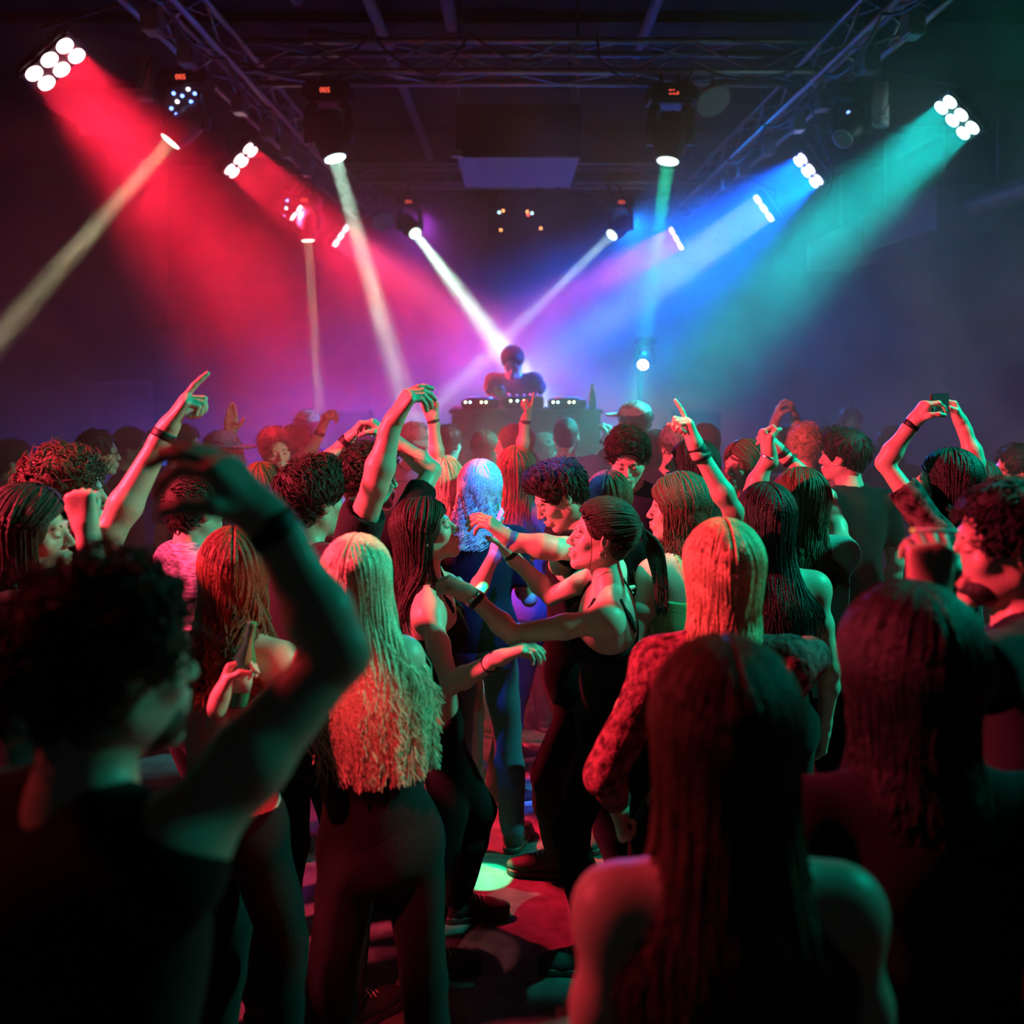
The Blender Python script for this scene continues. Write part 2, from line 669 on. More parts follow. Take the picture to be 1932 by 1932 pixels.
def on_ray(px, py, c, L, sgn):
    """point on the sight line of pixel (px, py) at distance L from c; sgn -1 the nearer one, +1 the farther"""
    o = np.array([0, 0, EYE])
    r = np.array([(px - CX) / F, 1.0, (CY - py) / F])
    r /= np.linalg.norm(r)
    t0 = (c - o) @ r
    q = o + r * t0
    h2 = L * L - ((c - q) ** 2).sum()
    if h2 > 0:
        return q + r * math.sqrt(h2) * sgn
    return c + (q - c) * min(1.0, 1.12 * L / np.linalg.norm(q - c))


def unit(v):
    v = np.asarray(v, float)
    return v / (np.linalg.norm(v) + 1e-9)


def rot(v, ax, deg):
    a = math.radians(deg)
    return v * math.cos(a) + np.cross(ax, v) * math.sin(a) + ax * (ax @ v) * (1 - math.cos(a))


POSES = {  # per finger (index, middle, ring, little): three bends; thumb: (out, bend); spread
    'open': ([(8, 12, 8), (5, 10, 6), (8, 12, 8), (12, 14, 10)], 42, 12, 9),
    'relaxed': ([(18, 30, 18), (28, 38, 22), (34, 42, 25), (40, 45, 28)], 34, 20, 4),
    'fist': ([(78, 95, 50), (82, 98, 52), (84, 98, 52), (86, 95, 50)], 22, 50, 0),
    'point': ([(6, 8, 5), (62, 85, 45), (72, 92, 50), (78, 92, 50)], 34, 25, 0),
    'droop': ([(35, 25, 15), (50, 35, 20), (58, 45, 25), (62, 50, 28)], 26, 18, 3),
    'grip': ([(48, 50, 28), (52, 52, 30), (56, 54, 30), (60, 55, 32)], 38, 34, 1),
    'pinch': ([(48, 40, 20), (32, 30, 18), (24, 26, 15), (18, 22, 12)], 40, 30, 5),
    'peace': ([(4, 5, 4), (6, 6, 5), (60, 80, 45), (68, 85, 45)], 24, 40, 7),
}


def hand(pr, Wp, d, n, side, pose, u=1.0):
    """adds a hand; d towards the fingers, n where the palm looks, side +1 right hand, -1 left"""
    d = unit(d)
    n = unit(np.asarray(n, float) - d * (np.asarray(n, float) @ d))
    t = np.cross(d, n) * side
    fing, tout, tb, spread = POSES[pose]
    offs = [0.029, 0.0095, -0.0105, -0.029]
    lens = [(0.042, 0.025, 0.020), (0.046, 0.028, 0.021), (0.043, 0.026, 0.020), (0.034, 0.020, 0.017)]
    klen = [0.092, 0.094, 0.090, 0.083]
    pr.cap(Wp - d * 0.03 * u, Wp + d * 0.02 * u, 0.025 * u, 0.024 * u, 0.02)
    for i in range(4):
        base = Wp + (d * 0.018 + t * offs[i] * 0.55) * u
        kn = Wp + (d * klen[i] + t * offs[i]) * u
        pr.cap(base, kn, 0.0165 * u, 0.0125 * u, 0.016)
    pr.cap(Wp + (d * 0.02 + t * 0.018 + n * 0.008) * u, Wp + (d * 0.055 + t * 0.03 + n * 0.012) * u, 0.016 * u, 0.013 * u, 0.015)
    for i in range(4):
        p = Wp + (d * klen[i] + t * offs[i]) * u
        dirf = rot(d, n, -side * (spread * (1.5 - i) / 1.5) * -1)
        a = 0
        rr = [0.0098, 0.0088, 0.0080, 0.0070]
        if i == 3:
            rr = [x * 0.88 for x in rr]
        axis = np.cross(dirf, n)
        for j in range(3):
            a += fing[i][j]
            q = p + rot(dirf, axis, a) * lens[i][j] * u
            pr.cap(p, q, rr[j] * u, rr[j + 1] * u, 0.004)
            p = q
    p = Wp + (d * 0.03 + t * 0.026 + n * 0.008) * u
    dt = unit(d * math.cos(math.radians(tout)) + t * math.sin(math.radians(tout)) + n * 0.25)
    for j, (L, ra, rb) in enumerate([(0.042, 0.0135, 0.0115), (0.033, 0.0112, 0.0098), (0.026, 0.0098, 0.0082)]):
        q = p + dt * L * u
        pr.cap(p, q, ra * u, rb * u, 0.006)
        p = q
        dt = unit(rot(dt, np.cross(dt, -t * 0.6 + n), tb))


def head_prims(pr, C, R, u, woman, ears=True, mouth='closed', fine=True):
    def L(x, y, z):
        return C + R @ (np.array([x, y, z]) * u)

    jw = 0.90 if woman else 1.0
    pr.ell(L(0, -0.014, 0.032), np.array([0.074, 0.093, 0.083]) * u, R, 0.03)
    pr.ell(L(0, 0.026, -0.028), np.array([0.060 * jw, 0.062, 0.082]) * u, R, 0.03)
    for sx in (-1, 1):
        pr.cap(L(sx * 0.050 * jw, -0.004, -0.052), L(sx * 0.012, 0.066, -0.098), 0.019 * u, 0.014 * u, 0.025)
        pr.ell(L(sx * 0.040 * jw, 0.058, -0.024), np.array([0.022, 0.018, 0.018]) * u, R, 0.02)
    pr.cap(L(-0.009, 0.074, -0.100), L(0.009, 0.074, -0.100), 0.0135 * u, k=0.016)
    if fine:
        pr.cap(L(-0.030, 0.078, 0.020), L(0.030, 0.078, 0.020), 0.011 * u, k=0.014)
        for sx in (-1, 1):
            pr.ell(L(sx * 0.030, 0.096, -0.001), np.array([0.017, 0.013, 0.012]) * u, R, 0.010, 's')
            pr.ell(L(sx * 0.030, 0.0765, -0.001), np.array([0.0135, 0.0115, 0.0105]) * u, R, 0.004)
    pr.cap(L(0, 0.086, 0.010), L(0, 0.106, -0.028), 0.0065 * u, 0.0095 * u, 0.009)
    if fine:
        for sx in (-1, 1):
            pr.ell(L(sx * 0.0115, 0.097, -0.033), np.array([0.007, 0.009, 0.006]) * u, R, 0.005)
        pr.ell(L(0, 0.085, -0.064), np.array([0.026, 0.014, 0.020]) * u, R, 0.012)
        pr.cap(L(-0.017, 0.088, -0.0575), L(0, 0.0985, -0.0555), 0.0035 * u, 0.0058 * u, 0.004)
        pr.cap(L(0.017, 0.088, -0.0575), L(0, 0.0985, -0.0555), 0.0035 * u, 0.0058 * u, 0.004)
        pr.cap(L(-0.014, 0.087, -0.068), L(0, 0.095, -0.0695), 0.0038 * u, 0.0068 * u, 0.004)
        pr.cap(L(0.014, 0.087, -0.068), L(0, 0.095, -0.0695), 0.0038 * u, 0.0068 * u, 0.004)
        if mouth == 'smile':
            pr.ell(L(0, 0.102, -0.063), np.array([0.021, 0.018, 0.0055]) * u, R, 0.003, 's')
        else:
            pr.cap(L(-0.020, 0.094, -0.0625), L(0.020, 0.094, -0.0625), 0.0014 * u, k=0.004, op='s')
            pr.cap(L(-0.008, 0.105, -0.0625), L(0.008, 0.105, -0.0625), 0.0014 * u, k=0.004, op='s')
    if ears:
        for sx in (-1, 1):
            pr.ell(L(sx * 0.076, -0.010, -0.004), np.array([0.008, 0.019, 0.031]) * u, R @ np.array(Matrix.Rotation(math.radians(sx * -18), 3, 'Z')), 0.006)
            if fine:
                pr.ell(L(sx * 0.086, -0.006, 0.0), np.array([0.006, 0.010, 0.017]) * u, R, 0.005, 's')


def tubes_mesh(paths, rad, sides=4):
    """paths (N,M,3), rad (N,M) -> V, Q"""
    N, M, _ = paths.shape
    T = np.gradient(paths, axis=1)
    T /= np.linalg.norm(T, axis=2, keepdims=True) + 1e-9
    ref = np.tile(np.array([0.31, 0.2, 0.93]), (N, M, 1))
    A = np.cross(T, ref)
    A /= np.linalg.norm(A, axis=2, keepdims=True) + 1e-9
    Bv = np.cross(T, A)
    ang = np.arange(sides) * 2 * PI / sides
    V = paths[:, :, None, :] + (A[:, :, None, :] * np.cos(ang)[None, None, :, None] + Bv[:, :, None, :] * np.sin(ang)[None, None, :, None]) * rad[:, :, None, None]
    V = V.reshape(-1, 3)
    i = np.arange(N)[:, None, None] * M * sides
    j = np.arange(M - 1)[None, :, None] * sides
    k = np.arange(sides)[None, None, :]
    k2 = (k + 1) % sides
    a = i + j + k
    b = i + j + k2
    Q = np.stack([a, b, b + sides, a + sides], -1).reshape(-1, 4)
    return V, Q


def push_out(fn, P, r, it=2):
    sh = P.shape
    P = P.reshape(-1, 3).copy()
    for _ in range(it):
        d = fn(P, m=0.15)
        ix = np.nonzero(d < r)[0]
        if len(ix) == 0:
            break
        Q = P[ix]
        e = 0.004
        G = np.stack([(fn(Q + np.eye(3)[i] * e, m=0.15) - d[ix]) / e for i in range(3)], 1)
        G /= np.linalg.norm(G, axis=1, keepdims=True) + 1e-6
        P[ix] = Q + G * (r - d[ix])[:, None]
    return P.reshape(sh)


def hair_part(kind, C, R, u, colr, parent, root, seed, length, h, body, dens=1.0, wave=0.0, drift=(0, 0, 0), vol=1.0, name='hair', pushr=0.02):
    rs = np.random.RandomState(seed)
    d3 = np.array(drift, float)

    def L(P):
        return C + (P * u) @ R.T

    cap = Prims()
    if kind in ('short', 'curly', 'quiff', 'buzz', 'pony'):
        th = {'short': 0.014, 'curly': 0.02, 'quiff': 0.015, 'buzz': 0.006, 'pony': 0.008}[kind] * vol
        cap.ell(L(np.array([0, -0.017, 0.038])), np.array([0.074 + th, 0.094 + th, 0.081 + th]) * u, R, 0.01)
        if kind == 'quiff':
            cap.ell(L(np.array([0, 0.035, 0.100])), np.array([0.055, 0.05, 0.032]) * u, R, 0.03)
        cap.ell(L(np.array([0, -0.055, -0.02])), np.array([0.062, 0.050, 0.055]) * u, R, 0.02)
        cap.ell(L(np.array([0, 0.135, -0.026])), np.array([0.095, 0.108, 0.108]) * u, R, 0.012, 's')
        for sx in (-1, 1):
            cap.ell(L(np.array([sx * 0.085, 0.0, -0.035])), np.array([0.03, 0.034, 0.042]) * u, R, 0.01, 's')
    else:
        th = 0.016 * vol
        cap.ell(L(np.array([0, -0.017, 0.034])), np.array([0.076 + th, 0.094 + th, 0.084 + th]) * u, R, 0.01)
        cap.ell(L(np.array([0, -0.045, -0.03])), np.array([0.080, 0.068, 0.095]) * u, R, 0.03)
        cap.ell(L(np.array([0, 0.130, -0.020])), np.array([0.072, 0.102, 0.108]) * u, R, 0.010, 's')
    lo, hi = cap.bounds()
    V, Q = sdf_mesh(name, cap, lo, hi, max(h, 0.006), project=False)
    Vs, Qs = [V], [Q]
    n0 = len(V)
    if kind in ('short', 'curly', 'quiff'):
        n = int(750 * dens)
        Nn = vnormals(V, Q)
        pick = rs.randint(0, len(V), n)
        P0, N0 = V[pick], Nn[pick]
        loc = (P0 - C) @ R / u
        ok = (loc[:, 2] > -0.01) | (loc[:, 1] < -0.03)
        P0, N0, loc = P0[ok], N0[ok], loc[ok]
        n = len(P0)
        M = 6
        flow = np.stack([rs.normal(0, 0.35, n) + 0.5 * np.sign(loc[:, 0]), 0.9 * np.ones(n), -0.5 + 0 * loc[:, 0]], 1)
        if kind == 'quiff':
            flow = np.stack([rs.normal(0, 0.3, n) + 0.3, 0.2 + 0 * loc[:, 0], 0.9 * (loc[:, 1] > 0) - 0.5 * (loc[:, 1] < 0)], 1)
        if kind == 'curly':
            flow = rs.normal(0, 1, (n, 3))
        flow = flow @ R.T
        flow -= N0 * (flow * N0).sum(1, keepdims=True)
        flow /= np.linalg.norm(flow, axis=1, keepdims=True) + 1e-6
        side = np.cross(N0, flow)
        t = np.linspace(0, 1, M)[None, :, None]
        Ls = (0.028 + 0.022 * rs.rand(n))[:, None, None] * vol
        lift = (0.003 + 0.009 * rs.rand(n))[:, None, None] * (1.6 if kind == 'curly' else 1)
        curl = rs.normal(0, 0.35 if kind != 'curly' else 0.9, n)[:, None, None]
        P = P0[:, None] + flow[:, None] * t * Ls + N0[:, None] * (np.sin(t * PI * 0.8) * lift - 0.003) + side[:, None] * curl * t * t * Ls
        rad = (0.0018 + 0.0016 * rs.rand(n))[:, None] * (1 - 0.75 * np.linspace(0, 1, M)[None] ** 1.5)
        v, q = tubes_mesh(P, rad)
        Vs.append(v)
        Qs.append(q + n0)
        n0 += len(v)
    elif kind in ('long', 'pony'):
        n = int((1300 if dens > 1.4 else 900) * dens)
        M = 20
        fr = 53.0
        phi = np.radians(fr + (360 - 2 * fr) * rs.rand(n))
        layer = rs.rand(n)
        tt = np.linspace(0, 1, M)
        P = np.zeros((n, M, 3))
        ncap = 8
        Lh = length * (0.66 + 0.44 * rs.rand(n) ** 0.7)
        aphi = np.abs(np.degrees(np.where(phi > PI, phi - 2 * PI, phi)))
        q_ = (aphi - fr) / (180 - fr)
        off = 0.012 * vol + 0.009 * layer
        if kind == 'long':
            # from the parting down the side of the skull
            a0 = np.radians(74 - 118 * q_ ** 0.7 + rs.normal(0, 7, n))
            d0 = np.stack([0.06 * np.sign(np.sin(phi)), np.sin(a0), np.cos(a0)], 1)
            d1 = np.stack([np.sin(phi), np.cos(phi), np.full(n, -0.12)], 1)
        else:
            # from the hairline back to the tie
            el = np.radians(np.where(aphi < 100, 42 - 30 * q_ * 2, -22) + rs.normal(0, 7, n))
            phi = np.radians((rs.rand(n) - 0.5) * 360)
            ap = np.abs(np.degrees(phi))
            el = np.radians(np.clip(22 - (ap - 20) * 0.55, -38, 24) + 34 * rs.rand(n))
            d0 = np.stack([np.sin(phi) * np.cos(el), np.cos(phi) * np.cos(el), np.sin(el)], 1)
            d1 = np.stack([rs.normal(0, 0.06, n), np.full(n, -1.0), 0.25 + rs.normal(0, 0.06, n)], 1)
            off = 0.009 + 0.015 * layer
        d0 /= np.linalg.norm(d0, axis=1, keepdims=True)
        d1 /= np.linalg.norm(d1, axis=1, keepdims=True)
        om = np.arccos(np.clip((d0 * d1).sum(1), -0.999, 0.999))
        for j in range(ncap):
            g = j / (ncap - 1)
            dd = (np.sin((1 - g) * om)[:, None] * d0 + np.sin(g * om)[:, None] * d1) / np.sin(om)[:, None]
            P[:, j, 0] = dd[:, 0] * (0.076 + off)
            P[:, j, 1] = -0.017 + dd[:, 1] * (0.094 + off)
            P[:, j, 2] = 0.034 + dd[:, 2] * (0.084 + off)
        Pw = C + (P * u) @ R.T
        last = Pw[:, ncap - 1]
        cxy = C[None] + 0 * last
        outd = last - cxy
        outd[:, 2] = 0
        if kind == 'long':
            ph1 = rs.rand(n) * 6.28
            ph2 = rs.rand(n) * 6.28
            clump = np.floor(phi * 7) * 1.3
            for j in range(ncap, M):
                f = (j - ncap + 1) / (M - ncap)
                zz = last[:, 2] - Lh * f
                squeeze = 1 - 0.30 * np.sin(min(1, f * 1.3) * PI * 0.5) * (0.7 if vol > 1 else 1.0)
                Pw[:, j, :2] = cxy[:, :2] + outd[:, :2] * squeeze
                Pw[:, j, 2] = zz
                wv = (wave + 0.004) * f
                Pw[:, j, 0] += wv * np.sin(f * 14 + clump + 0.3 * ph1) + 0.011 * f * np.sin(ph2 + f * 5)
                Pw[:, j, 1] += wv * np.cos(f * 12 + clump + 0.3 * ph2)
                Pw[:, j] += d3 * f ** 1.3
            Q0 = push_out(body, Pw[:, ncap:], pushr, 3) - Pw[:, ncap:]
            Q0[:, :, 2] = 0
            for _ in range(3):
                Q0[:, 1:-1] = (Q0[:, :-2] + Q0[:, 1:-1] * 2 + Q0[:, 2:]) / 4
                Q0[:, -1] = Q0[:, -2]
            Pw[:, ncap:] += Q0
            base = (0.0030 + 0.0022 * rs.rand(n)) * (0.72 if dens > 1.4 else 1.0)
            fine = rs.rand(n) < 0.5
            base[fine] = 0.0015
            prof = np.concatenate([np.full(ncap, 1.0), np.linspace(1.0, 0.25, M - ncap) ** 0.7])
            if wave:
                prof = prof * (1 + 0.0 * tt)
            v, q = tubes_mesh(Pw, base[:, None] * prof[None])
        else:
            # combed back to the tie, then a tail
            tie = L(np.array([0, -0.128, 0.055]))
            for j in range(ncap, M):
                f = (j - ncap + 1) / (M - ncap)
                if f < 0.3:
                    g = f / 0.3
                    Pw[:, j] = last * (1 - g) + tie * g + rs.normal(0, 0.005, (n, 3)) * g
                else:
                    g = (f - 0.3) / 0.7
                    sp = np.stack([np.cos(ph * 1.0) for ph in (phi * 7, phi * 11, phi * 5)], 1) * 0.018 * min(1, g * 3)
                    Pw[:, j] = tie + (R @ np.array([0, -0.05, 0.0])) * math.sin(min(1, g * 1.6) * PI / 2) + np.array([0, 0, -1.0]) * (Lh * g)[:, None] + sp + d3 * g
            base = 0.002 + 0.003 * rs.rand(n)
            v, q = tubes_mesh(Pw, np.repeat(base[:, None], M, 1) * np.linspace(1, 0.5, M)[None])
        Vs.append(v)
        Qs.append(q + n0)
        n0 += len(v)
    V = np.concatenate(Vs)
    Q = np.concatenate(Qs)
    return link(name, np_mesh(name, V - np.array(root), Q), colr, parent)


# shoe template: toe along +Y, ankle above the origin's heel
def shoe_template():
    up = Prims()
    up.ell((0, 0.02, 0.05), (0.040, 0.06, 0.042), None, 0.02)
    up.cap((0, -0.01, 0.10), (0, 0.0, 0.05), 0.040, 0.042, 0.03)
    up.ell((0, 0.13, 0.035), (0.044, 0.085, 0.032), None, 0.03)
    up.cap((0, 0.03, 0.07), (0, 0.12, 0.045), 0.033, 0.028, 0.03)
    up.plane((0, 0, 0.022), (0, 0, -1))
    V, Q = sdf_mesh('shoe', up, (-0.07, -0.09, 0), (0.07, 0.24, 0.16), 0.007)
    upper = np_mesh('shoe', V, Q)
    V2, Q2 = sdf_mesh('sole', Prims().cap((0, -0.015, 0.012), (0, 0.06, 0.012), 0.044, 0.042, 0.03).cap((0, 0.06, 0.012), (0, 0.165, 0.012), 0.04, 0.048, 0.03)
                      .plane((0, 0, 0.027), (0, 0, 1)).plane((0, 0, 0.0), (0, 0, -1)), (-0.07, -0.09, -0.02), (0.07, 0.24, 0.05), 0.006)
    sole = np_mesh('sole', V2, Q2)
    lb = MB()
    for i in range(5):
        y = 0.045 + i * 0.019
        z = 0.104 - i * 0.0085
        lb.tube([(-0.024, y, z - 0.012), (-0.01, y + 0.003, z + 0.001), (0.012, y + 0.006, z), (0.025, y + 0.01, z - 0.014)], 0.0032, 6)
    lb.tube([(0, 0.045, 0.105), (0.02, 0.05, 0.118), (0.03, 0.06, 0.10)], 0.003, 6)
    lo = lb.build('laces_shape', None)
    lace = lo.data
    bpy.data.objects.remove(lo)
    return upper, sole, lace


SHOE = shoe_template()
for me_, m_ in ((SHOE[0], mat('black_canvas', (0.02, 0.02, 0.022), 0.7, 0.3, 200, 0.1)), (SHOE[2], mat('white_lace', (0.6, 0.6, 0.6), 0.8, 0.2, 200, 0.05))):
    me_.materials.append(m_)
SOLE_W = mat('white_rubber_sole', (0.6, 0.6, 0.6), 0.5, 0.05, 60, 0.05)
SOLE_B = mat('black_rubber_sole', (0.02, 0.02, 0.02), 0.5, 0.05, 60, 0.05)
SOLES = {}
for k_, m_ in (('w', SOLE_W), ('b', SOLE_B)):
    me_ = SHOE[1].copy()
    me_.materials.clear()
    me_.materials.append(m_)
    SOLES[k_] = me_

PEOPLE = []


def ring(name, p, ax, r, th, wd, m, parent, root):
    """band round a limb"""
    ax = Vector(ax).normalized()
    p = Vector(p)
    mb = MB()
    prof = [(-wd / 2, r), (-wd / 2, r + th), (-wd / 4, r + th * 1.3), (wd / 4, r + th * 1.3), (wd / 2, r + th), (wd / 2, r)]
    mb.lathe([(t, q) for t, q in prof], p, ax, 20)
    return mb.build(name, m, parent, True, root)


def person(label, hx, hy, s, yaw=0, pitch=0, roll=0, byaw=None, woman=False, hair=('short', 'dark'), top='black', cut='tee', trousers='black',
           arms=None, u=1.0, lean=(0, 0), sk=0, h=None, mouth='closed', length=0.35, wave=0.0, drift=(0, 0, 0), vol=1.0, dens=None, off=0.014,
           feet=None, sole='b', group=None, cap=None, glasses=False, legs=True, seed=None, floor=0.0, pushlimbs=False, swf=1.0, fold=0.006, beard=False, hips=None, name='person', up_top=None):
    seed = len(PEOPLE) * 17 + 3 if seed is None else seed
    rs = random.Random(seed)
    byaw = yaw if byaw is None else byaw
    if h is None:
        h = 0.0045 if s > 420 else (0.0062 if s > 330 else 0.0085)
    u = u * (0.94 if woman else 1.0)
    C = np.array(W(hx, hy, s))
    R = frame(yaw, pitch, roll)
    B = frame(byaw)
    rt, fw = B[:, 0], B[:, 1]
    upv = np.array([0, 0, 1.0])
    N = C + R @ np.array([0, -0.030, -0.10]) * u + np.array([0, 0, -0.072]) * u - fw * 0.01
    lv = rt * lean[0] + fw * lean[1]           # pelvis offset from under the neck
    P = N + lv + np.array([0, 0, -0.50]) * u
    if hips is not None:
        P = np.array(W(*hips))
    root = Vector((P[0], P[1], floor))
    ex = empty(name, root, label, 'person', group)
    U = unit(N - P)
    sw = (0.158 if woman else 0.185) * u * swf
    RT = unit(rt - U * (rt @ U))
    FW = np.cross(U, RT)
    TB = np.stack([RT, FW, U], 1)
    mid = lambda t: P + (N - P) * t
    # ---- torso
    torso = Prims()
    cw = 0.148 if woman else 0.168
    torso.ell(mid(0.66), np.array([cw, 0.105, 0.175]) * u, TB, 0.05)
    torso.ell(mid(0.80) , np.array([cw * 0.98, 0.085, 0.09]) * u, TB, 0.05)
    torso.ell(mid(0.30), np.array([0.118 if woman else 0.142, 0.09, 0.16]) * u, TB, 0.06)
    torso.ell(P + 0 * U, np.array([0.158 if woman else 0.155, 0.098, 0.115]) * u, TB, 0.06)
    if woman:
        for sx in (-1, 1):
            torso.ell(mid(0.66) + RT * sx * 0.068 * u + FW * 0.085 * u, np.array([0.055, 0.05, 0.055]) * u, TB, 0.03)
    shoulders = {}
    armj = {}
    arms = arms or {}
    for sd, sx in (('R', 1), ('L', -1)):
        Sh = N + RT * sx * sw - U * 0.055 * u
        a = arms.get(sd)
        if a is None:
            a = rs.choice(['hang', 'bent'])
        if isinstance(a, str):
            if a == 'hang':
                E = Sh + unit(-upv + RT * sx * 0.18 - FW * 0.12) * 0.28 * u
                Wr = E + unit(-upv + FW * 0.35 + RT * sx * 0.02) * 0.25 * u
                hd, pose, nn = unit(Wr - E), 'relaxed', -RT * sx
            else:
                E = Sh + unit(-upv + RT * sx * 0.25 + FW * 0.15) * 0.27 * u
                Wr = E + unit(upv * 0.35 + FW * 1.0 - RT * sx * 0.5) * 0.25 * u
                hd, pose, nn = unit(Wr - E), 'relaxed', -RT * sx
            a = {}
        else:
            e0 = a['e']
            tgt = on_ray(e0[0], e0[1], Sh, 0.29 * u, e0[2])
            if tgt[2] > Sh[2] - 0.05:
                Sh = Sh + (U * 0.045 - RT * sx * 0.015) * u
            E = on_ray(e0[0], e0[1], Sh, 0.29 * u, e0[2])
            w0 = a['w']
            Wr = on_ray(w0[0], w0[1], E, a.get('fl', 0.255) * u, w0[2])
            k0 = a.get('k')
            hd = unit(Wr - E) if k0 is None else unit(on_ray(k0[0], k0[1], Wr, 0.09 * u, k0[2]) - Wr)
            pose = a.get('pose', 'relaxed')
            nn = a.get('n', (0, 1, 0))
            nn = {'away': (0.05, 1, 0), 'cam': (0.05, -1, 0), 'down': (0, 0.2, -1), 'up': (0, 0, 1), 'left': (-1, 0, 0), 'right': (1, 0, 0)}.get(nn, nn) if isinstance(nn, str) else nn
        shoulders[sd] = Sh
        armj[sd] = (Sh, E, Wr, hd, nn, pose, a, sx)
    yoke = Prims()
    for sd in 'RL':
        Sh = shoulders[sd]
        yoke.cap(mid(0.84), Sh - U * 0.01 * u, 0.062 * u, 0.05 * u, 0.05)
        yoke.cap(N + U * 0.03 * u, Sh + U * 0.0 * u, 0.030 * u, 0.034 * u, 0.05)
    limbs = Prims()
    g = 0.86 if woman else 1.0
    for sd in 'RL':
        Sh, E, Wr, hd, nn, pose, a, sx = armj[sd]
        limbs.ell(Sh, np.array([0.052, 0.052, 0.055]) * u * g ** 0.5, TB, 0.04)
        m1 = Sh + (E - Sh) * 0.45
        limbs.cap(Sh, m1, 0.047 * u * g, 0.046 * u * g, 0.03)
        limbs.cap(m1, E, 0.046 * u * g, 0.036 * u * g, 0.02)
        m2 = E + (Wr - E) * 0.28
        limbs.cap(E, m2, 0.036 * u * g, 0.041 * u * g, 0.02)
        limbs.cap(m2, Wr, 0.041 * u * g, 0.0255 * u * g ** 0.5, 0.02)
    neck = Prims()
    nr = (0.046 if woman else 0.056) * u
    neck.cap(C + R @ np.array([0, -0.022, -0.05]) * u, N + U * 0.0, nr, nr * 1.08, 0.03)
    skinp = torso + yoke + limbs
    skinp.p += neck.p
    head_prims(skinp, C, R, u, woman, ears=(hair[0] not in ('long',)) or s > 500, mouth=mouth, fine=h < 0.008)
    hs = Prims()
    for sd in 'RL':
        Sh, E, Wr, hd, nn, pose, a, sx = armj[sd]
        hand(skinp, Wr, hd, nn, sx, pose, u * (0.93 if woman else 1.0))
    lo, hi = skinp.bounds()
    grow('body', skinp, lo, hi, h, skin(sk), ex, root, project=h < 0.008)
    # ---- face parts
    if h < 0.008:
        def L(x, y, z):
            return C + R @ (np.array([x, y, z]) * u)
        for sx in (-1, 1):
            mb = MB()
            mb.tube([L(sx * 0.014, 0.0885, 0.017), L(sx * 0.024, 0.0890, 0.0215), L(sx * 0.036, 0.0835, 0.021), L(sx * 0.046, 0.073, 0.015)], [0.0022 * u, 0.0032 * u, 0.0030 * u, 0.0012 * u], 6)
            mb.build('eyebrow', hairm(hair[1] if hair[1] not in ('pale',) else 'brown'), ex, True, root)
            mb = MB()
            mb.tube([L(sx * 0.019, 0.0865, -0.0045), L(sx * 0.030, 0.0885, -0.0070), L(sx * 0.042, 0.0815, -0.0045)], [0.0008 * u, 0.0016 * u, 0.0009 * u], 6)
            mb.build('eyelashes', hairm('black'), ex, True, root)
    if mouth == 'smile':
        mb = MB()
        for i in range(6):
            x = (i - 2.5) * 0.0052
            c = C + R @ (np.array([x, 0.0915 - 8 * x * x, -0.0612]) * u)
            mb.box(c - 0.0023 * u, c + 0.0023 * u, Matrix(R.tolist()), 0.0006)
        mb.build('teeth', mat('tooth_enamel', (0.8, 0.78, 0.72), 0.3, 0.02, 50, 0.02), ex, True, root)
    # ---- hair
    bodyfn = torso + yoke + limbs if pushlimbs else torso + yoke
    dn = dens if dens is not None else (1.0 if s > 420 else 0.5)
    if hair[0] != 'none':
        hair_part(hair[0], C, R, u, hairm(hair[1]), ex, root, seed, length, max(h, 0.006), bodyfn, dn, wave, drift, vol, pushr=off + 0.02)
    if cap:
        cp = Prims()
        cp.ell(C + R @ np.array([0, -0.012, 0.052]) * u, np.array([0.090, 0.108, 0.085]) * u, R, 0.01)
        cp.plane(C + R @ np.array([0, 0, 0.042]) * u, -R[:, 2])
        lo, hi = cp.bounds()
        crown = grow('cap', cp, lo, hi, 0.007, cloth(cap), ex, root)
        bp = Prims()
        bp.ell(C + R @ np.array([0, 0.115, 0.045]) * u, np.array([0.072, 0.075, 0.012]) * u, R, 0.01)
        lo, hi = bp.bounds()
        grow('brim', bp, lo, hi, 0.006, cloth(cap), crown, Vector((0, 0, 0)) + root)
    if glasses:
        mb = MB()
        for sx in (-1, 1):
            q = [C + R @ (np.array([sx * 0.031 + 0.021 * math.cos(t), 0.097, 0.0 + 0.016 * math.sin(t)]) * u) for t in np.linspace(0, 2 * PI, 13)]
            mb.tube(q, 0.002, 5)
            mb.tube([C + R @ (np.array([sx * 0.052, 0.096, 0.005]) * u), C + R @ (np.array([sx * 0.078, 0.0, 0.006]) * u)], 0.002, 5)
        mb.tube([C + R @ (np.array([-0.010, 0.099, 0.003]) * u), C + R @ (np.array([0.010, 0.099, 0.003]) * u)], 0.002, 5)
        mb.build('glasses', M_BLACKM, ex, True, root)
    if beard:
        bd = Prims()
        bd.ell(C + R @ np.array([0, 0.044, -0.082]) * u, np.array([0.052, 0.048, 0.036]) * u, R, 0.01)
        bd.ell(C + R @ np.array([0, 0.105, -0.05]) * u, np.array([0.03, 0.03, 0.028]) * u, R, 0.01, 's')
        lo, hi = bd.bounds()
        grow('beard', bd, lo, hi, 0.006, hairm(hair[1]), ex, root, 0.0015, seed, 300)
    # ---- top
    hc = max(h * 1.35, 0.0075)

    def inflate(pr, o, sel=None):
        q = Prims()
        for typ, dat, k, op, l_, h_ in pr.p:
            if typ == 'c':
                a_, b_, ra, rb = dat
                q.cap(a_, b_, ra + o, rb + o, k, op)
            else:
                c_, r_, R_ = dat
                q.ell(c_, r_ + o, R_, k, op)
        return q

    tp = inflate(torso, off)
    lowcut = P - U * 0.06 * u
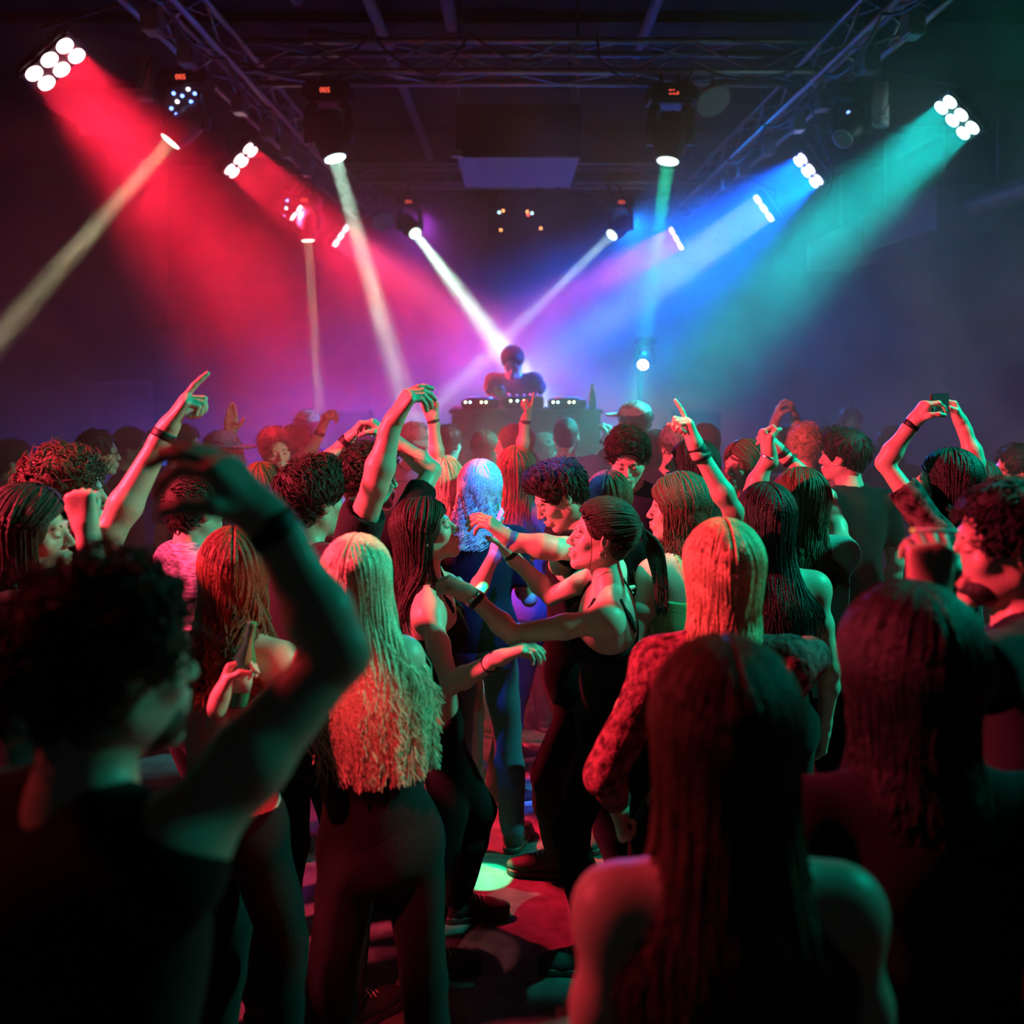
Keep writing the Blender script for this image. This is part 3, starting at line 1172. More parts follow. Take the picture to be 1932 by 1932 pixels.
    if cut in ('tee', 'long', 'vest'):
        tp = tp + inflate(yoke, off * 0.8)
        if off > 0.01:
            tp.ell(mid(0.10), np.array([0.155, 0.115, 0.16]) * u + off, TB, 0.05)
        for sd in 'RL':
            Sh, E, Wr, hd, nn, pose, a, sx = armj[sd]
            if cut == 'tee':
                e2 = Sh + (E - Sh) * 0.62
                tp.ell(Sh, np.array([0.056, 0.056, 0.058]) * u * g ** 0.5 + off, TB, 0.03)
                tp.cap(Sh, e2, 0.050 * u * g + off, 0.053 * u * g + off, 0.02)
            elif cut == 'long':
                tp.ell(Sh, np.array([0.054, 0.054, 0.056]) * u * g ** 0.5 + off, TB, 0.03)
                tp.cap(Sh, E, 0.049 * u * g + off, 0.042 * u * g + off, 0.02)
                tp.cap(E, E + (Wr - E) * 0.93, 0.043 * u * g + off, 0.030 * u * g + off, 0.02)
            else:
                tp.ell(Sh - U * 0.01, np.array([0.048, 0.05, 0.05]) * u + off * 0.7, TB, 0.03)
        # neck hole
        tp.ell(N + U * 0.055 * u + FW * 0.02, np.array([0.070, 0.075, 0.06]) * u, TB, 0.008, 's')
        tp.plane(lowcut, -U)
        if cut == 'tee':
            for sd in 'RL':
                Sh, E, Wr = armj[sd][:3]
                dS = unit(E - Sh)
                e2 = Sh + (E - Sh) * 0.62
                tp.ell(e2 + dS * 0.075, np.array([0.075, 0.075, 0.075]) * u, TB, 0.004, 's')
        fnT = tp
    else:
        # sleeveless: bodice below the armpits and two straps on the skin
        bod = inflate(torso, off)
        topz = mid(0.74)
        bod.plane(topz + FW * 0, unit(U * 1.0 - FW * 0.15))
        if cut == 'crop':
            bod.plane(mid(0.30), -U)
        else:
            bod.plane(lowcut, -U)
        skin_off = inflate(torso + yoke, 0.005)
        straps = Prims()
        for sx in (-1, 1):
            sxw = (0.078 if woman else 0.10) * u * sx
            tops = N + RT * sxw - U * 0.015 * u
            straps.cap(mid(0.70) + RT * sxw * 0.85 + FW * 0.14 * u, tops + FW * 0.05 * u + U * 0.02, 0.014 if cut != 'wide' else 0.03, k=0.005)
            straps.cap(tops + FW * 0.05 * u + U * 0.02, tops - FW * 0.05 * u + U * 0.02, 0.014 if cut != 'wide' else 0.03, k=0.005)
            straps.cap(tops - FW * 0.05 * u + U * 0.02, mid(0.70) + RT * sxw * 0.8 - FW * 0.13 * u, 0.014 if cut != 'wide' else 0.03, k=0.005)
            if cut == 'wide':
                straps.cap(mid(0.5) + RT * sxw * 1.1 - FW * 0.1, mid(0.72) + RT * sxw - FW * 0.1, 0.06, k=0.02)

        def fnT(Pp, m=0.06):
            a_ = bod(Pp, m)
            b_ = np.maximum(skin_off(Pp, m), straps(Pp, m))
            return np.minimum(a_, b_)
        tp = skin_off + bod
        tp.p = [q for q in tp.p if q[3] == 'u']
    lo, hi = tp.bounds()
    tm = cloth(top) if isinstance(top, str) else top
    grow({'tee': 'shirt', 'long': 'long_sleeved_top', 'vest': 'vest'}.get(cut, 'tank_top'), fnT, lo, hi, hc, tm, ex, root, fold, seed)
    # ---- legs
    if legs:
        lg = Prims()
        lg.ell(P, np.array([0.162 if woman else 0.160, 0.105, 0.12]) * u + 0.008, TB, 0.05)
        lg.ell(P - FW * 0.02 - U * 0.05, np.array([0.15, 0.10, 0.10]) * u, TB, 0.05)
        Hl = P[2] - 0.02
        for sd, sx in (('R', 1), ('L', -1)):
            hip = P + RT * sx * 0.085 * u - U * 0.05
            ft = None if feet is None else feet.get(sd)
            if ft is None:
                ank = np.array([P[0], P[1], floor + 0.09]) + rt * sx * (0.11 + 0.04 * rs.random()) + fw * rs.uniform(-0.08, 0.12)
                fd = unit(fw + rt * sx * 0.25)
            else:
                q = np.array(W(ft[0], ft[1], (ft[1] - CY) / EYE))
                ank = np.array([q[0], q[1], 0.09])
                fd = unit(np.array([math.sin(math.radians(ft[2])), math.cos(math.radians(ft[2])), 0]))
            dist = np.linalg.norm(hip - ank)
            LL = 0.86 * u
            bend = 0.42 * math.sqrt(max(0.0, (LL / 2) ** 2 - (dist / 2) ** 2)) if dist < LL else 0.0
            kn = (hip + ank) / 2 + fw * (bend + 0.015) + np.array([0, 0, 0.03])
            k_in = 1.0
            lg.cap(hip, kn, 0.088 * u, 0.066 * u, 0.03)
            lg.cap(kn, kn + (ank - kn) * 0.35, 0.066 * u, 0.066 * u, 0.02)
            lg.cap(kn + (ank - kn) * 0.35, ank, 0.066 * u, 0.056 * u, 0.02)
            so = bpy.data.objects.new('shoe', SHOE[0])
            COL.objects.link(so)
            so.parent = ex
            so.location = (ank[0] - root.x, ank[1] - root.y, 0)
            so.rotation_euler = (0, 0, math.atan2(-fd[0], fd[1]))
            sc = 1.0 * u
            so.scale = (sc, sc, sc)
            for nm, me_ in (('sole', SOLES[sole]), ('laces', SHOE[2])):
                if nm == 'laces' and s < 400:
                    continue
                c_ = bpy.data.objects.new(nm, me_)
                COL.objects.link(c_)
                c_.parent = so
        lg.plane(P + U * 0.055, U)
        lo, hi = lg.bounds()
        hl = 0.012 if s > 330 else 0.016
        grow('trousers', lg, lo, hi, hl, cloth(trousers), ex, root, fold * 0.8, seed + 1)
    # ---- wrist bands
    for sd in 'RL':
        Sh, E, Wr, hd, nn, pose, a, sx = armj[sd]
        for bd in (a.get('band') or ()):
            t_, wd, mm = bd
            ring('wristband', Wr + (E - Wr) * t_, Wr - E, (0.027 + 0.016 * t_ * 2) * u * g ** 0.5, 0.003, wd, mm, ex, root)
    PEOPLE.append((label, armj, C, R, N, P, ex, root))
    return dict(arms=armj, C=C, R=R, N=N, P=P, ex=ex, root=root, U=U, RT=RT, FW=FW)


LACE = mat('red_lace_knit', (0.17, 0.055, 0.06), 0.85, 0.9, 48, 0.75, spec=0.1)
LEAF = mat('leaf_print_fabric', (0.09, 0.05, 0.055), 0.85, 0.3, 26, 0.9, spec=0.1)
BK = M_BLACKR
SB = mat('silver_bracelet', (0.7, 0.7, 0.72), 0.3, 0.02, 50, 0.05, metal=1.0)
# the dancing couple in the middle
LW = person('dancing woman in a black strappy top, face lifted towards her partner', 806, 1004, 545, yaw=92, pitch=20, byaw=84, woman=True,
            hair=('long', 'dark'), top='black', cut='crop', trousers='black', length=0.30, drift=(-0.03, 0.0, 0), sk=2, off=0.006, h=0.004, fold=0.002,
            hips=(822, 1350, 520), feet={'R': (862, 1735, 80), 'L': (800, 1842, 75)},
            arms={'R': dict(e=(850, 1292, -1), w=(940, 1243, -1), k=(975, 1228, 0), pose='relaxed', n=(0.3, 0, -1), band=[(0.10, 0.05, BK)]),
                  'L': dict(e=(893, 1130, 1), w=(936, 1040, 1), k=(938, 990, 0), pose='open', n='right')})
RW = person('smiling woman in a black tank top with ponytail, facing her partner', 1133, 1014, 585, yaw=-92, pitch=8, byaw=-84, woman=True,
            hair=('pony', 'dark'), top='black', cut='tank', trousers='black', length=0.24, drift=(0.02, -0.02, 0), sk=2, off=0.006, h=0.004, fold=0.002, mouth='smile',
            hips=(1142, 1345, 540), feet={'R': (1190, 1740, -80), 'L': (1125, 1835, -85)},
            arms={'L': dict(e=(968, 1198, -1), w=(888, 1122, 0), k=(858, 1108, 0), fl=0.25, pose='grip', n=(-0.6, 0.6, -0.5), band=[(0.08, 0.012, SB), (0.16, 0.016, BK)]),
                  'R': dict(e=(1040, 1125, 1), w=(962, 1045, 0), k=(938, 1000, 0), pose='open', n='left', band=[(0.05, 0.02, BK)])})
TS = time.time()


def on_head(q, x, y, z):
    return q['C'] + q['R'] @ np.array([x, y, z]) * 0.94


sx_ = -1
ear = on_head(RW, sx_ * 0.079, -0.004, -0.035)
ring_pts = [ear + np.array([0.010 * math.cos(t), 0, 0.010 * math.sin(t) - 0.008]) for t in np.linspace(0, 2 * PI, 13)]
MB().tube(ring_pts, 0.0014, 6).build('earring', SB, RW['ex'], True, RW['root'])
st_ = [on_head(RW, sx_ * 0.060, 0.050, 0.060), on_head(RW, sx_ * 0.074, 0.040, 0.0), on_head(RW, sx_ * 0.072, 0.032, -0.05), on_head(RW, sx_ * 0.058, 0.030, -0.10), on_head(RW, sx_ * 0.045, 0.015, -0.13)]
MB().tube(st_, [0.0012, 0.0014, 0.0013, 0.0012, 0.0006], 6).build('loose_hair_strand', hairm('brown'), RW['ex'], True, RW['root'])
ear = on_head(LW, 0.079, -0.004, -0.036)
MB().lathe([(-0.004, 0.003), (0, 0.005), (0.004, 0.003)], ear, (0, 0, 1), 10).build('earring', SB, LW['ex'], True, LW['root'])
c_ = LW['N'] + LW['FW'] * 0.085 - LW['U'] * 0.10
for dx in (-0.01, 0.02):
    MB().tube([c_, c_ + LW['FW'] * 0.03 - LW['U'] * 0.04 + LW['RT'] * dx, c_ + LW['FW'] * (0.035 + dx) - LW['U'] * 0.10 + LW['RT'] * dx * 2], [0.003, 0.0035, 0.002], 6).build('neck_tie', cloth('green'), LW['ex'], True, LW['root'])
# ---------------------------------------------------------------- close foreground
person('tall dark-haired man in a black sleeveless top, bare right arm bent overhead', 212, 1255, 1500, yaw=48, byaw=35, hair=('curly', 'dark'), top='black', cut='vest',
       trousers='denim', sk=0, off=0.012, h=0.0075, dens=1.2, vol=1.0, beard=True,
       arms={'R': dict(e=(640, 1232, 1), w=(508, 985, 0), k=(430, 895, 0), pose='pinch', n='down', band=[(0.06, 0.035, BK)]), 'L': 'hang'})
person('woman seen from behind with smooth dark hair and bare shoulders under thin straps', 1365, 1392, 1400, yaw=0, woman=True, hair=('long', 'brown'), top='black', cut='tank',
       length=0.42, vol=1.9, sk=0, off=0.006, h=0.008, dens=1.5, arms={'R': 'hang', 'L': 'hang'}, lean=(0.0, 0.02))
person('person with full black hair seen from behind in the lower right corner', 1712, 1272, 1150, yaw=-8, byaw=0, hair=('long', 'black'), length=0.22, dens=1.5, top='black', cut='tee', sk=1, h=0.009, vol=2.4, arms={'R': 'hang', 'L': 'hang'})
SMK = person('bearded man in a dark V-neck holding a lit cigarette to his mouth', 1898, 1032, 950, yaw=-84, byaw=-60, hair=('short', 'black'), top='black', cut='tee', sk=1, h=0.0055, beard=True,
       arms={'R': 'hang', 'L': dict(e=(1800, 1290, -1), w=(1748, 1142, 0), k=(1752, 1090, 0), pose='grip', n='away')})
person('long-haired blonde woman seen from behind in a black top and dark jeans', 675, 1100, 760, yaw=8, byaw=-18, u=0.95, woman=True, hair=('long', 'pale'), top='black', cut='tank', swf=0.78, trousers='black',
       length=0.44, wave=0.010, drift=(0.07, 0.0, 0), h=0.006, dens=1.7, vol=1.05, hips=(715, 1570, 760), arms={'L': dict(e=(535, 1340, -1), w=(545, 1290, 1), k=(560, 1270, 0), pose='fist', n='right'), 'R': dict(e=(712, 1420, 1), w=(700, 1340, 1), pose='relaxed')})
person('blonde woman with straight hair in a long-sleeved red-lit lace top, seen from behind', 1364, 1085, 800, yaw=0, byaw=10, woman=True, hair=('long', 'blonde'), top=LACE, cut='long', trousers='black',
       length=0.22, h=0.006, dens=1.7, vol=1.15, hips=(1330, 1560, 780), u=1.03, fold=0.008, off=0.009,
       arms={'L': dict(e=(1135, 1462, -1), w=(1165, 1510, 1), k=(1168, 1530, 0), pose='fist', n='right'), 'R': dict(e=(1530, 1240, 1), w=(1475, 1330, 1), pose='relaxed')})
AUB = person('woman with long wavy auburn hair and bare back holding a drink', 440, 1085, 700, yaw=-15, byaw=20, woman=True, hair=('long', 'auburn'), top='pink', cut='tank', trousers='black',
       length=0.30, wave=0.022, h=0.006, dens=1.3, vol=1.25, off=0.01, arms={'L': dict(e=(405, 1420, -1), w=(415, 1320, -1), k=(430, 1280, 0), pose='grip', n='right'), 'R': dict(e=(560, 1330, 1), w=(570, 1260, 1), pose='fist')})
person('woman with long dark hair in profile raising a fist at the left edge', 58, 1010, 730, yaw=88, byaw=70, pitch=4, woman=True, hair=('long', 'dark'), top='black', cut='tee', u=1.04,
       length=0.32, h=0.0055, vol=1.1, sk=0,
       arms={'R': dict(e=(182, 1120, -1), w=(165, 1000, 0), k=(152, 945, 0), pose='fist', n='away'), 'L': 'hang'})
person('man with red-lit curly hair behind the raised fist, one arm pointing up', 128, 935, 620, yaw=70, byaw=60, hair=('curly', 'brown'), top='black', cut='tee', sk=0, h=0.005, u=1.08,
       arms={'R': dict(e=(205, 1010, -1), w=(314, 812, -1), fl=0.29, k=(345, 762, 0), pose='point', n=(0.6, 0.3, -0.7), band=[(0.05, 0.022, BK)]), 'L': 'hang'})
# ---------------------------------------------------------------- middle rows
person('person in an open plaid-striped shirt with rolled sleeves behind the raised dark hand', 372, 962, 520, yaw=40, byaw=60, hair=('short', 'dark'), top=mat('plaid_shirt', (0.35, 0.33, 0.5), 0.85, 0.5, 30, 0.6, stretch=(1, 1, 6)), cut='long', off=0.03, fold=0.012, arms={'R': 'bent', 'L': 'hang'})
person('man with short dark textured hair seen from behind, right hand drooping overhead', 590, 945, 600, yaw=42, byaw=30, hair=('quiff', 'dark'), top='charcoal', cut='tee', dens=1.3, u=1.02,
       arms={'R': dict(e=(708, 915, -1), w=(741, 797, 0), k=(762, 762, 0), pose='droop', n='down'), 'L': 'hang'})
person('curly-haired man in a black T-shirt with both hands clasped over his head', 700, 905, 480, yaw=60, byaw=20, hair=('curly', 'dark'), top='black', cut='tee',
       arms={'R': dict(e=(815, 888, 1), w=(735, 825, 0), k=(705, 797, 0), pose='grip', n='left'), 'L': dict(e=(612, 880, 1), w=(655, 832, 0), k=(678, 805, 0), pose='grip', n='right', band=[(0.06, 0.035, BK)])})
person('woman with wavy platinum hair in a black top, seen from behind in the centre', 907, 925, 445, yaw=10, byaw=5, woman=True, hair=('long', 'pale'), top='black', cut='tee', trousers='denim', length=0.23, wave=0.03, vol=1.35, dens=1.6, h=0.006,
       drift=(-0.03, 0, 0), arms={'R': 'bent', 'L': 'hang'})
person('dark-haired man bowing his head between the blonde and the smiling woman', 1055, 935, 500, feet={'L': (1055, 1650, -85), 'R': (1120, 1560, -70)}, hips=(1085, 1285, 490), trousers='black', yaw=-100, pitch=-32, byaw=-110, hair=('quiff', 'dark'), top='black', cut='tee', sk=0, dens=1.3,
       arms={'R': dict(e=(1055, 1065, -1), w=(1070, 1032, -1), k=(1045, 1024, 0), pose='relaxed', n='down', band=[]), 'L': dict(e=(1045, 1036, -1), w=(962, 1018, 0), k=(935, 995, 0), pose='relaxed', n='down', band=[(0.04, 0.03, mat('blue_band', (0.05, 0.2, 0.6), 0.5, 0.1, 50, 0.05))])})
person('woman with straight auburn hair seen from behind, between the couple and the frowning man', 1150, 950, 480, yaw=15, woman=True, hair=('long', 'auburn'), top='black', cut='tee', length=0.28, vol=1.1, arms={'R': 'hang', 'L': 'hang'})
person('man with thick swept hair and open collar looking down, facing us', 1185, 865, 430, yaw=188, pitch=-24, byaw=180, hair=('quiff', 'dark'), top='navy', cut='long', sk=0, h=0.005, vol=1.2, dens=1.3, arms={'R': 'bent', 'L': 'hang'})
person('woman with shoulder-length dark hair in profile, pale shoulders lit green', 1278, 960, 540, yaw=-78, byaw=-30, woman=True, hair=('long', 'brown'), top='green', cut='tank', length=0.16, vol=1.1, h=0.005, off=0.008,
       arms={'R': 'hang', 'L': 'bent'})
person('woman with closed eyes and face turned up left, black hair, right of the frowning man', 1302, 882, 430, yaw=-72, pitch=14, byaw=-40, woman=True, hair=('long', 'black'), top='black', cut='tee', length=0.35, vol=1.2, h=0.005, arms={'R': 'hang', 'L': 'hang'})
person('dark-haired woman with her back to us pointing one finger straight up', 1442, 985, 560, yaw=-15, byaw=-5, woman=True, hair=('long', 'black'), top='black', cut='tank', length=0.35, vol=1.25, u=1.02,
       arms={'L': dict(e=(1384, 966, -1), w=(1313, 842, -1), k=(1297, 790, 0), pose='point', n='left', band=[(0.06, 0.03, BK), (0.16, 0.015, BK)]), 'R': 'hang'})
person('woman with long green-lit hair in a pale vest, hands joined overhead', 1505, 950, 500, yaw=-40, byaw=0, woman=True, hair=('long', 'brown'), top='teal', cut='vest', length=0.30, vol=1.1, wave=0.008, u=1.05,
       arms={'R': dict(e=(1562, 938, 1), w=(1472, 852, 0), k=(1448, 820, 0), pose='fist', n='left', band=[(0.05, 0.03, BK), (0.20, 0.014, BK)]),
             'L': dict(e=(1420, 930, -1), w=(1452, 858, 0), k=(1440, 822, 0), pose='fist', n='right', band=[(0.08, 0.010, SB)])})
person('dark-haired man in a black T-shirt with bare neck, turned away to the left', 1590, 862, 400, yaw=-55, byaw=-20, hair=('quiff', 'black'), top='black', cut='tee', sk=0, vol=1.3, h=0.0055, arms={'R': 'hang', 'L': 'hang'})
TW = person('woman with long straight black hair raising a phone in both hands', 1785, 912, 520, yaw=-62, pitch=14, byaw=-50, woman=True, hair=('long', 'black'), top=LEAF, cut='tee', length=0.34, vol=1.1, sk=0, u=1.02, h=0.005,
       arms={'L': dict(e=(1668, 872, -1), w=(1722, 798, 0), k=(1738, 775, 0), pose='grip', n='right', band=[(0.05, 0.02, BK)]), 'R': dict(e=(1842, 872, 1), w=(1815, 800, 0), k=(1802, 775, 0), pose='grip', n='left')})
person('long-haired woman whose green-lit hair shows behind the phone holder', 1842, 922, 430, yaw=-20, woman=True, hair=('long', 'dark'), top='black', cut='tee', length=0.3, arms={'R': 'hang', 'L': 'hang'})
person('woman with long brown hair and pink-lit face, behind the finger pointing up', 1402, 880, 400, yaw=-125, pitch=0, byaw=-120, woman=True, hair=('long', 'brown'), top='navy', cut='tee', length=0.3, vol=1.1, h=0.0055, arms={'R': 'hang', 'L': 'hang'})
# ---------------------------------------------------------------- back rows
person('slender woman with long red-violet hair seen from behind, left of the bowed man', 975, 893, 400, yaw=5, woman=True, hair=('long', 'auburn'), top='purple', cut='tee', trousers='charcoal', length=0.34, vol=1.1, feet={'R': (935, 1518, 85), 'L': (965, 1440, 60)}, sole='w', arms={'R': 'hang', 'L': 'hang'})
person('woman in profile to the left raising one index finger before the DJ booth', 968, 842, 335, yaw=-80, byaw=-40, woman=True, hair=('long', 'brown'), top='navy', cut='tee', length=0.22,
       arms={'R': dict(e=(985, 850, -1), w=(991, 792, 0), fl=0.2, k=(1000, 770, 0), pose='point', n='left', band=[(0.08, 0.02, BK)]), 'L': 'hang'})
person('short-haired man in a blue T-shirt seen from behind below the booth, left fist up', 1068, 824, 300, yaw=5, hair=('buzz', 'black'), top='blue', cut='tee', sk=1, h=0.0065,
       arms={'R': dict(e=(1128, 880, 1), w=(1141, 832, 0), k=(1149, 808, 0), pose='fist', n='left', band=[(0.08, 0.02, BK)]), 'L': 'hang'})
person('person with a bobbed reddish head directly under the left end of the booth', 914, 850, 300, yaw=-5, woman=True, hair=('long', 'auburn'), top='purple', cut='tee', length=0.1, arms={'R': 'hang', 'L': 'hang'})
person('person in a shirt tinted as if lit yellow-green beside the short-haired man', 1028, 852, 275, yaw=20, hair=('short', 'brown'), top='yellow', cut='tee', arms={'R': 'hang', 'L': 'hang'})  # yellow-green of the beam light is put into the shirt colour
person('man in a black shirt and white cap below the small bright lamp', 1195, 797, 300, yaw=-60, byaw=0, hair=('short', 'dark'), cap='white', top='black', cut='tee', h=0.0065, arms={'R': 'hang', 'L': 'bent'})
person('person in a pale cap bending down behind the woman with closed eyes', 1277, 846, 345, yaw=160, pitch=-18, byaw=180, hair=('short', 'brown'), cap='grey', top='navy', cut='tee', arms={'R': 'hang', 'L': 'hang'})
person('long-haired person with magenta-lit hair behind the pointing finger', 1332, 838, 310, yaw=20, woman=True, hair=('long', 'brown'), top='purple', cut='tee', length=0.25, arms={'R': 'hang', 'L': 'hang'})
person('person filming with both hands raised in the blue haze behind the joined fists', 1482, 842, 290, yaw=0, hair=('short', 'black'), top='navy', cut='tee', h=0.0065,
       arms={'L': dict(e=(1455, 835, -1), w=(1463, 795, 0), k=(1468, 775, 0), pose='grip', n='right'), 'R': dict(e=(1512, 835, -1), w=(1500, 788, 0), k=(1494, 768, 0), pose='grip', n='left')})
person('fair tousled-haired person beside the dark-haired man with the bare neck', 1522, 845, 330, yaw=30, hair=('curly', 'blonde'), top='grey', cut='tee', arms={'R': 'hang', 'L': 'hang'})
person('distant man with faint face in the dark blue haze right of centre', 1604, 800, 235, yaw=175, hair=('short', 'black'), top='black', cut='tee', sk=1, arms={'R': 'hang', 'L': 'hang'})
person('man in profile at the far right edge above the cigarette smoker', 1918, 890, 400, yaw=-82, byaw=-60, hair=('short', 'black'), top='black', cut='tee', sk=1, h=0.006, arms={'R': 'hang', 'L': 'hang'})
person('man in profile with glasses above the curly-haired man at the left', 186, 856, 350, yaw=72, byaw=60, hair=('short', 'black'), top='black', cut='tee', glasses=True, h=0.006, arms={'R': 'hang', 'L': 'hang'})
person('dim dark-haired man just right of the man with glasses', 248, 845, 300, yaw=80, hair=('short', 'black'), top='black', cut='tee', arms={'R': 'hang', 'L': 'hang'})
person('person with violet-lit cheek right of the big pointing hand', 345, 842, 320, yaw=85, hair=('short', 'dark'), top='navy', cut='tee', h=0.0065, arms={'R': 'hang', 'L': 'hang'})
person('man in a light blue cap and sunglasses, open hand raised above his head', 422, 858, 340, yaw=100, byaw=60, hair=('short', 'dark'), cap='blue', glasses=True, top='navy', cut='tee', h=0.006,
       arms={'R': dict(e=(450, 870, 1), w=(434, 822, 0), k=(436, 795, 0), pose='open', n='cam', band=[(0.06, 0.02, BK)]), 'L': 'hang'})
person('dark-haired man facing us with tilted head, between the cap and the raised red wrist', 520, 850, 340, yaw=152, pitch=-8, roll=8, byaw=150, hair=('short', 'dark'), top='charcoal', cut='tee', h=0.006, arms={'R': 'hang', 'L': 'hang'})
person('man behind with one red-lit forearm raised and hand drooping', 562, 842, 300, yaw=60, byaw=10, hair=('short', 'dark'), top='charcoal', cut='tee', h=0.0065, u=1.05,
       arms={'R': dict(e=(575, 872, -1), w=(604, 815, 0), k=(614, 790, 0), pose='droop', n='down', band=[(0.06, 0.03, BK)]), 'L': 'hang'})
person('person in a pale green cap far behind the raised red forearm', 582, 806, 250, yaw=30, hair=('short', 'dark'), cap='yellow', top='purple', cut='tee', arms={'R': 'hang', 'L': 'hang'})
person('woman with long straight dark red hair left of the man with textured hair', 497, 930, 450, yaw=10, woman=True, hair=('long', 'auburn'), top='black', cut='tee', length=0.32, vol=1.05, arms={'R': 'hang', 'L': 'hang'})
person('fair-haired woman behind the clasped arms, one hand raised straight up', 838, 912, 385, yaw=5, woman=True, hair=('long', 'pale'), top='navy', cut='tank', length=0.25, u=1.06,
       arms={'R': dict(e=(826, 876, -1), w=(817, 790, 0), k=(808, 762, 0), fl=0.24, pose='peace', n='cam', band=[(0.06, 0.018, BK)]), 'L': 'hang'})
person('person wearing a bright white cap between the raised arms', 783, 838, 310, yaw=150, pitch=-15, byaw=170, hair=('short', 'dark'), cap='white', top='purple', cut='tee', h=0.0065, arms={'R': 'hang', 'L': 'hang'})
person('dark-haired person left of the booth behind the straight raised arm', 846, 838, 290, yaw=25, hair=('short', 'black'), top='white', cut='tee', arms={'R': 'hang', 'L': 'hang'})
person('dark figure at the far left edge among the back rows', 28, 872, 330, yaw=70, hair=('short', 'black'), top='black', cut='tee', arms={'R': 'hang', 'L': 'hang'})
person('person with loose dark hair in the back row left of the closed-eyes woman', 1238, 850, 310, yaw=-10, woman=True, hair=('long', 'black'), top='navy', cut='tee', length=0.2, arms={'R': 'hang', 'L': 'hang'})
person('short-haired person in the dim far row left of the white cap', 690, 830, 240, yaw=0, hair=('short', 'black'), top='navy', cut='tee', arms={'R': 'hang', 'L': 'hang'})
person('shadowy person in the far row under the framed board', 300, 842, 260, yaw=10, hair=('short', 'black'), top='black', cut='tee', arms={'R': 'hang', 'L': 'hang'})
person('shadowy long-haired person left of the phone holder in the far row', 1680, 838, 270, yaw=-10, woman=True, hair=('long', 'black'), top='black', cut='tee', length=0.2, arms={'R': 'hang', 'L': 'hang'})
# ---------------------------------------------------------------- the DJ on his platform
DJ = person('DJ in a dark T-shirt bending over the decks on the platform', 967, 684, 237, yaw=188, pitch=-28, byaw=182, hair=('short', 'dark'), top='charcoal', cut='tee', floor=0.5, u=0.96, h=0.0065, lean=(0, -0.10),
       arms={'R': dict(e=(925, 738, 1), w=(945, 764, 1), k=(955, 768, 0), pose='relaxed', n='down'), 'L': dict(e=(1020, 735, 1), w=(1000, 762, 1), k=(990, 768, 0), pose='relaxed', n='down')}, name='person')
print('PEOPLE TIME', time.time() - TS)

TG = time.time()


def chord_near(p):
    """nearest point on a bottom chord of the trusses, relative to p"""
    c = []
    for y in (7.60, 7.93, 12.2, 12.53):
        c.append(Vector((max(-1.9, min(2.18, p.x)), y, 4.16)))
    for x in (-1.95, -2.25, 2.22, 2.52):
        c.append(Vector((x, p.y, 4.16)))
    return min(c, key=lambda q: (q - p).length) - p


GLOW = {}


def glow(name, col, st):
    if name not in GLOW:
        GLOW[name] = mat('lit_' + name, (0.02, 0.02, 0.02), 0.4, emit=(*col, st))
    return GLOW[name]


def basis(d, hint):
    d = Vector(d).normalized()
    L = (Vector(hint) - d * d.dot(Vector(hint))).normalized()
    return L, d.cross(L), d          # long axis, short axis, beam


# ---------------------------------------------------------------- six-lens pars
lensm = {}
par_proto = None
for i, (a, idir, c, colr, e, ang, lab) in enumerate(PARS):
    p = W(*a)
    d = par_dir(p, idir, c)
    L, Sx, D = basis(d, (idir[1], 0, idir[0]))
    t = empty('par_lamp', p, lab, 'lamp', 'six-lens lamps along the side trusses')
    rotm = Matrix((L, Sx, D)).transposed()
    mb = MB()
    mb.box((-0.19, -0.125, -0.085), (0.19, 0.125, -0.004), bev=0.02)
    for sx in (-1, 1):
        mb.box((sx * 0.198 - 0.004, -0.02, -0.14), (sx * 0.198 + 0.004, 0.02, -0.02))
    mb.box((-0.2, -0.02, -0.150), (0.2, 0.02, -0.140))
    o = mb.build('housing', M_BLACKM, t)
    o.rotation_euler = rotm.to_euler()
    for ix in (-1, 0, 1):
        for iy in (-1, 1):
            lb = MB()
            lb.lathe([(-0.005, 0.0505), (0.006, 0.0505), (0.010, 0.047), (0.012, 0.035), (0.013, 0.001)], (0, 0, 0), (0, 0, 1), 20)
            hot = tuple(min(1, 0.62 + 0.38 * v) for v in colr)
            if 'lens' in lensm:
                me = lensm['lens'].copy()
                me.materials.clear()
                me.materials.append(glow('lens_%d' % i, hot, 5.0))
                lo_ = bpy.data.objects.new('lens', me)
                COL.objects.link(lo_)
                lo_.parent = t
            else:
                lo_ = lb.build('lens', glow('lens_%d' % i, hot, 5.0), t, True)
                lensm['lens'] = lo_.data
            lo_.location = rotm @ Vector((ix * 0.118, iy * 0.060, 0))
            lo_.rotation_euler = rotm.to_euler()
    # bracket up to the truss
    br = MB()
    top = chord_near(p)
    br.tube([-D * 0.14, -D * 0.15 + Vector((0, 0, 0.12)), top], 0.012, 8)
    br.build('hanging_bracket', M_BLACKM, t, True)

# ---------------------------------------------------------------- moving heads


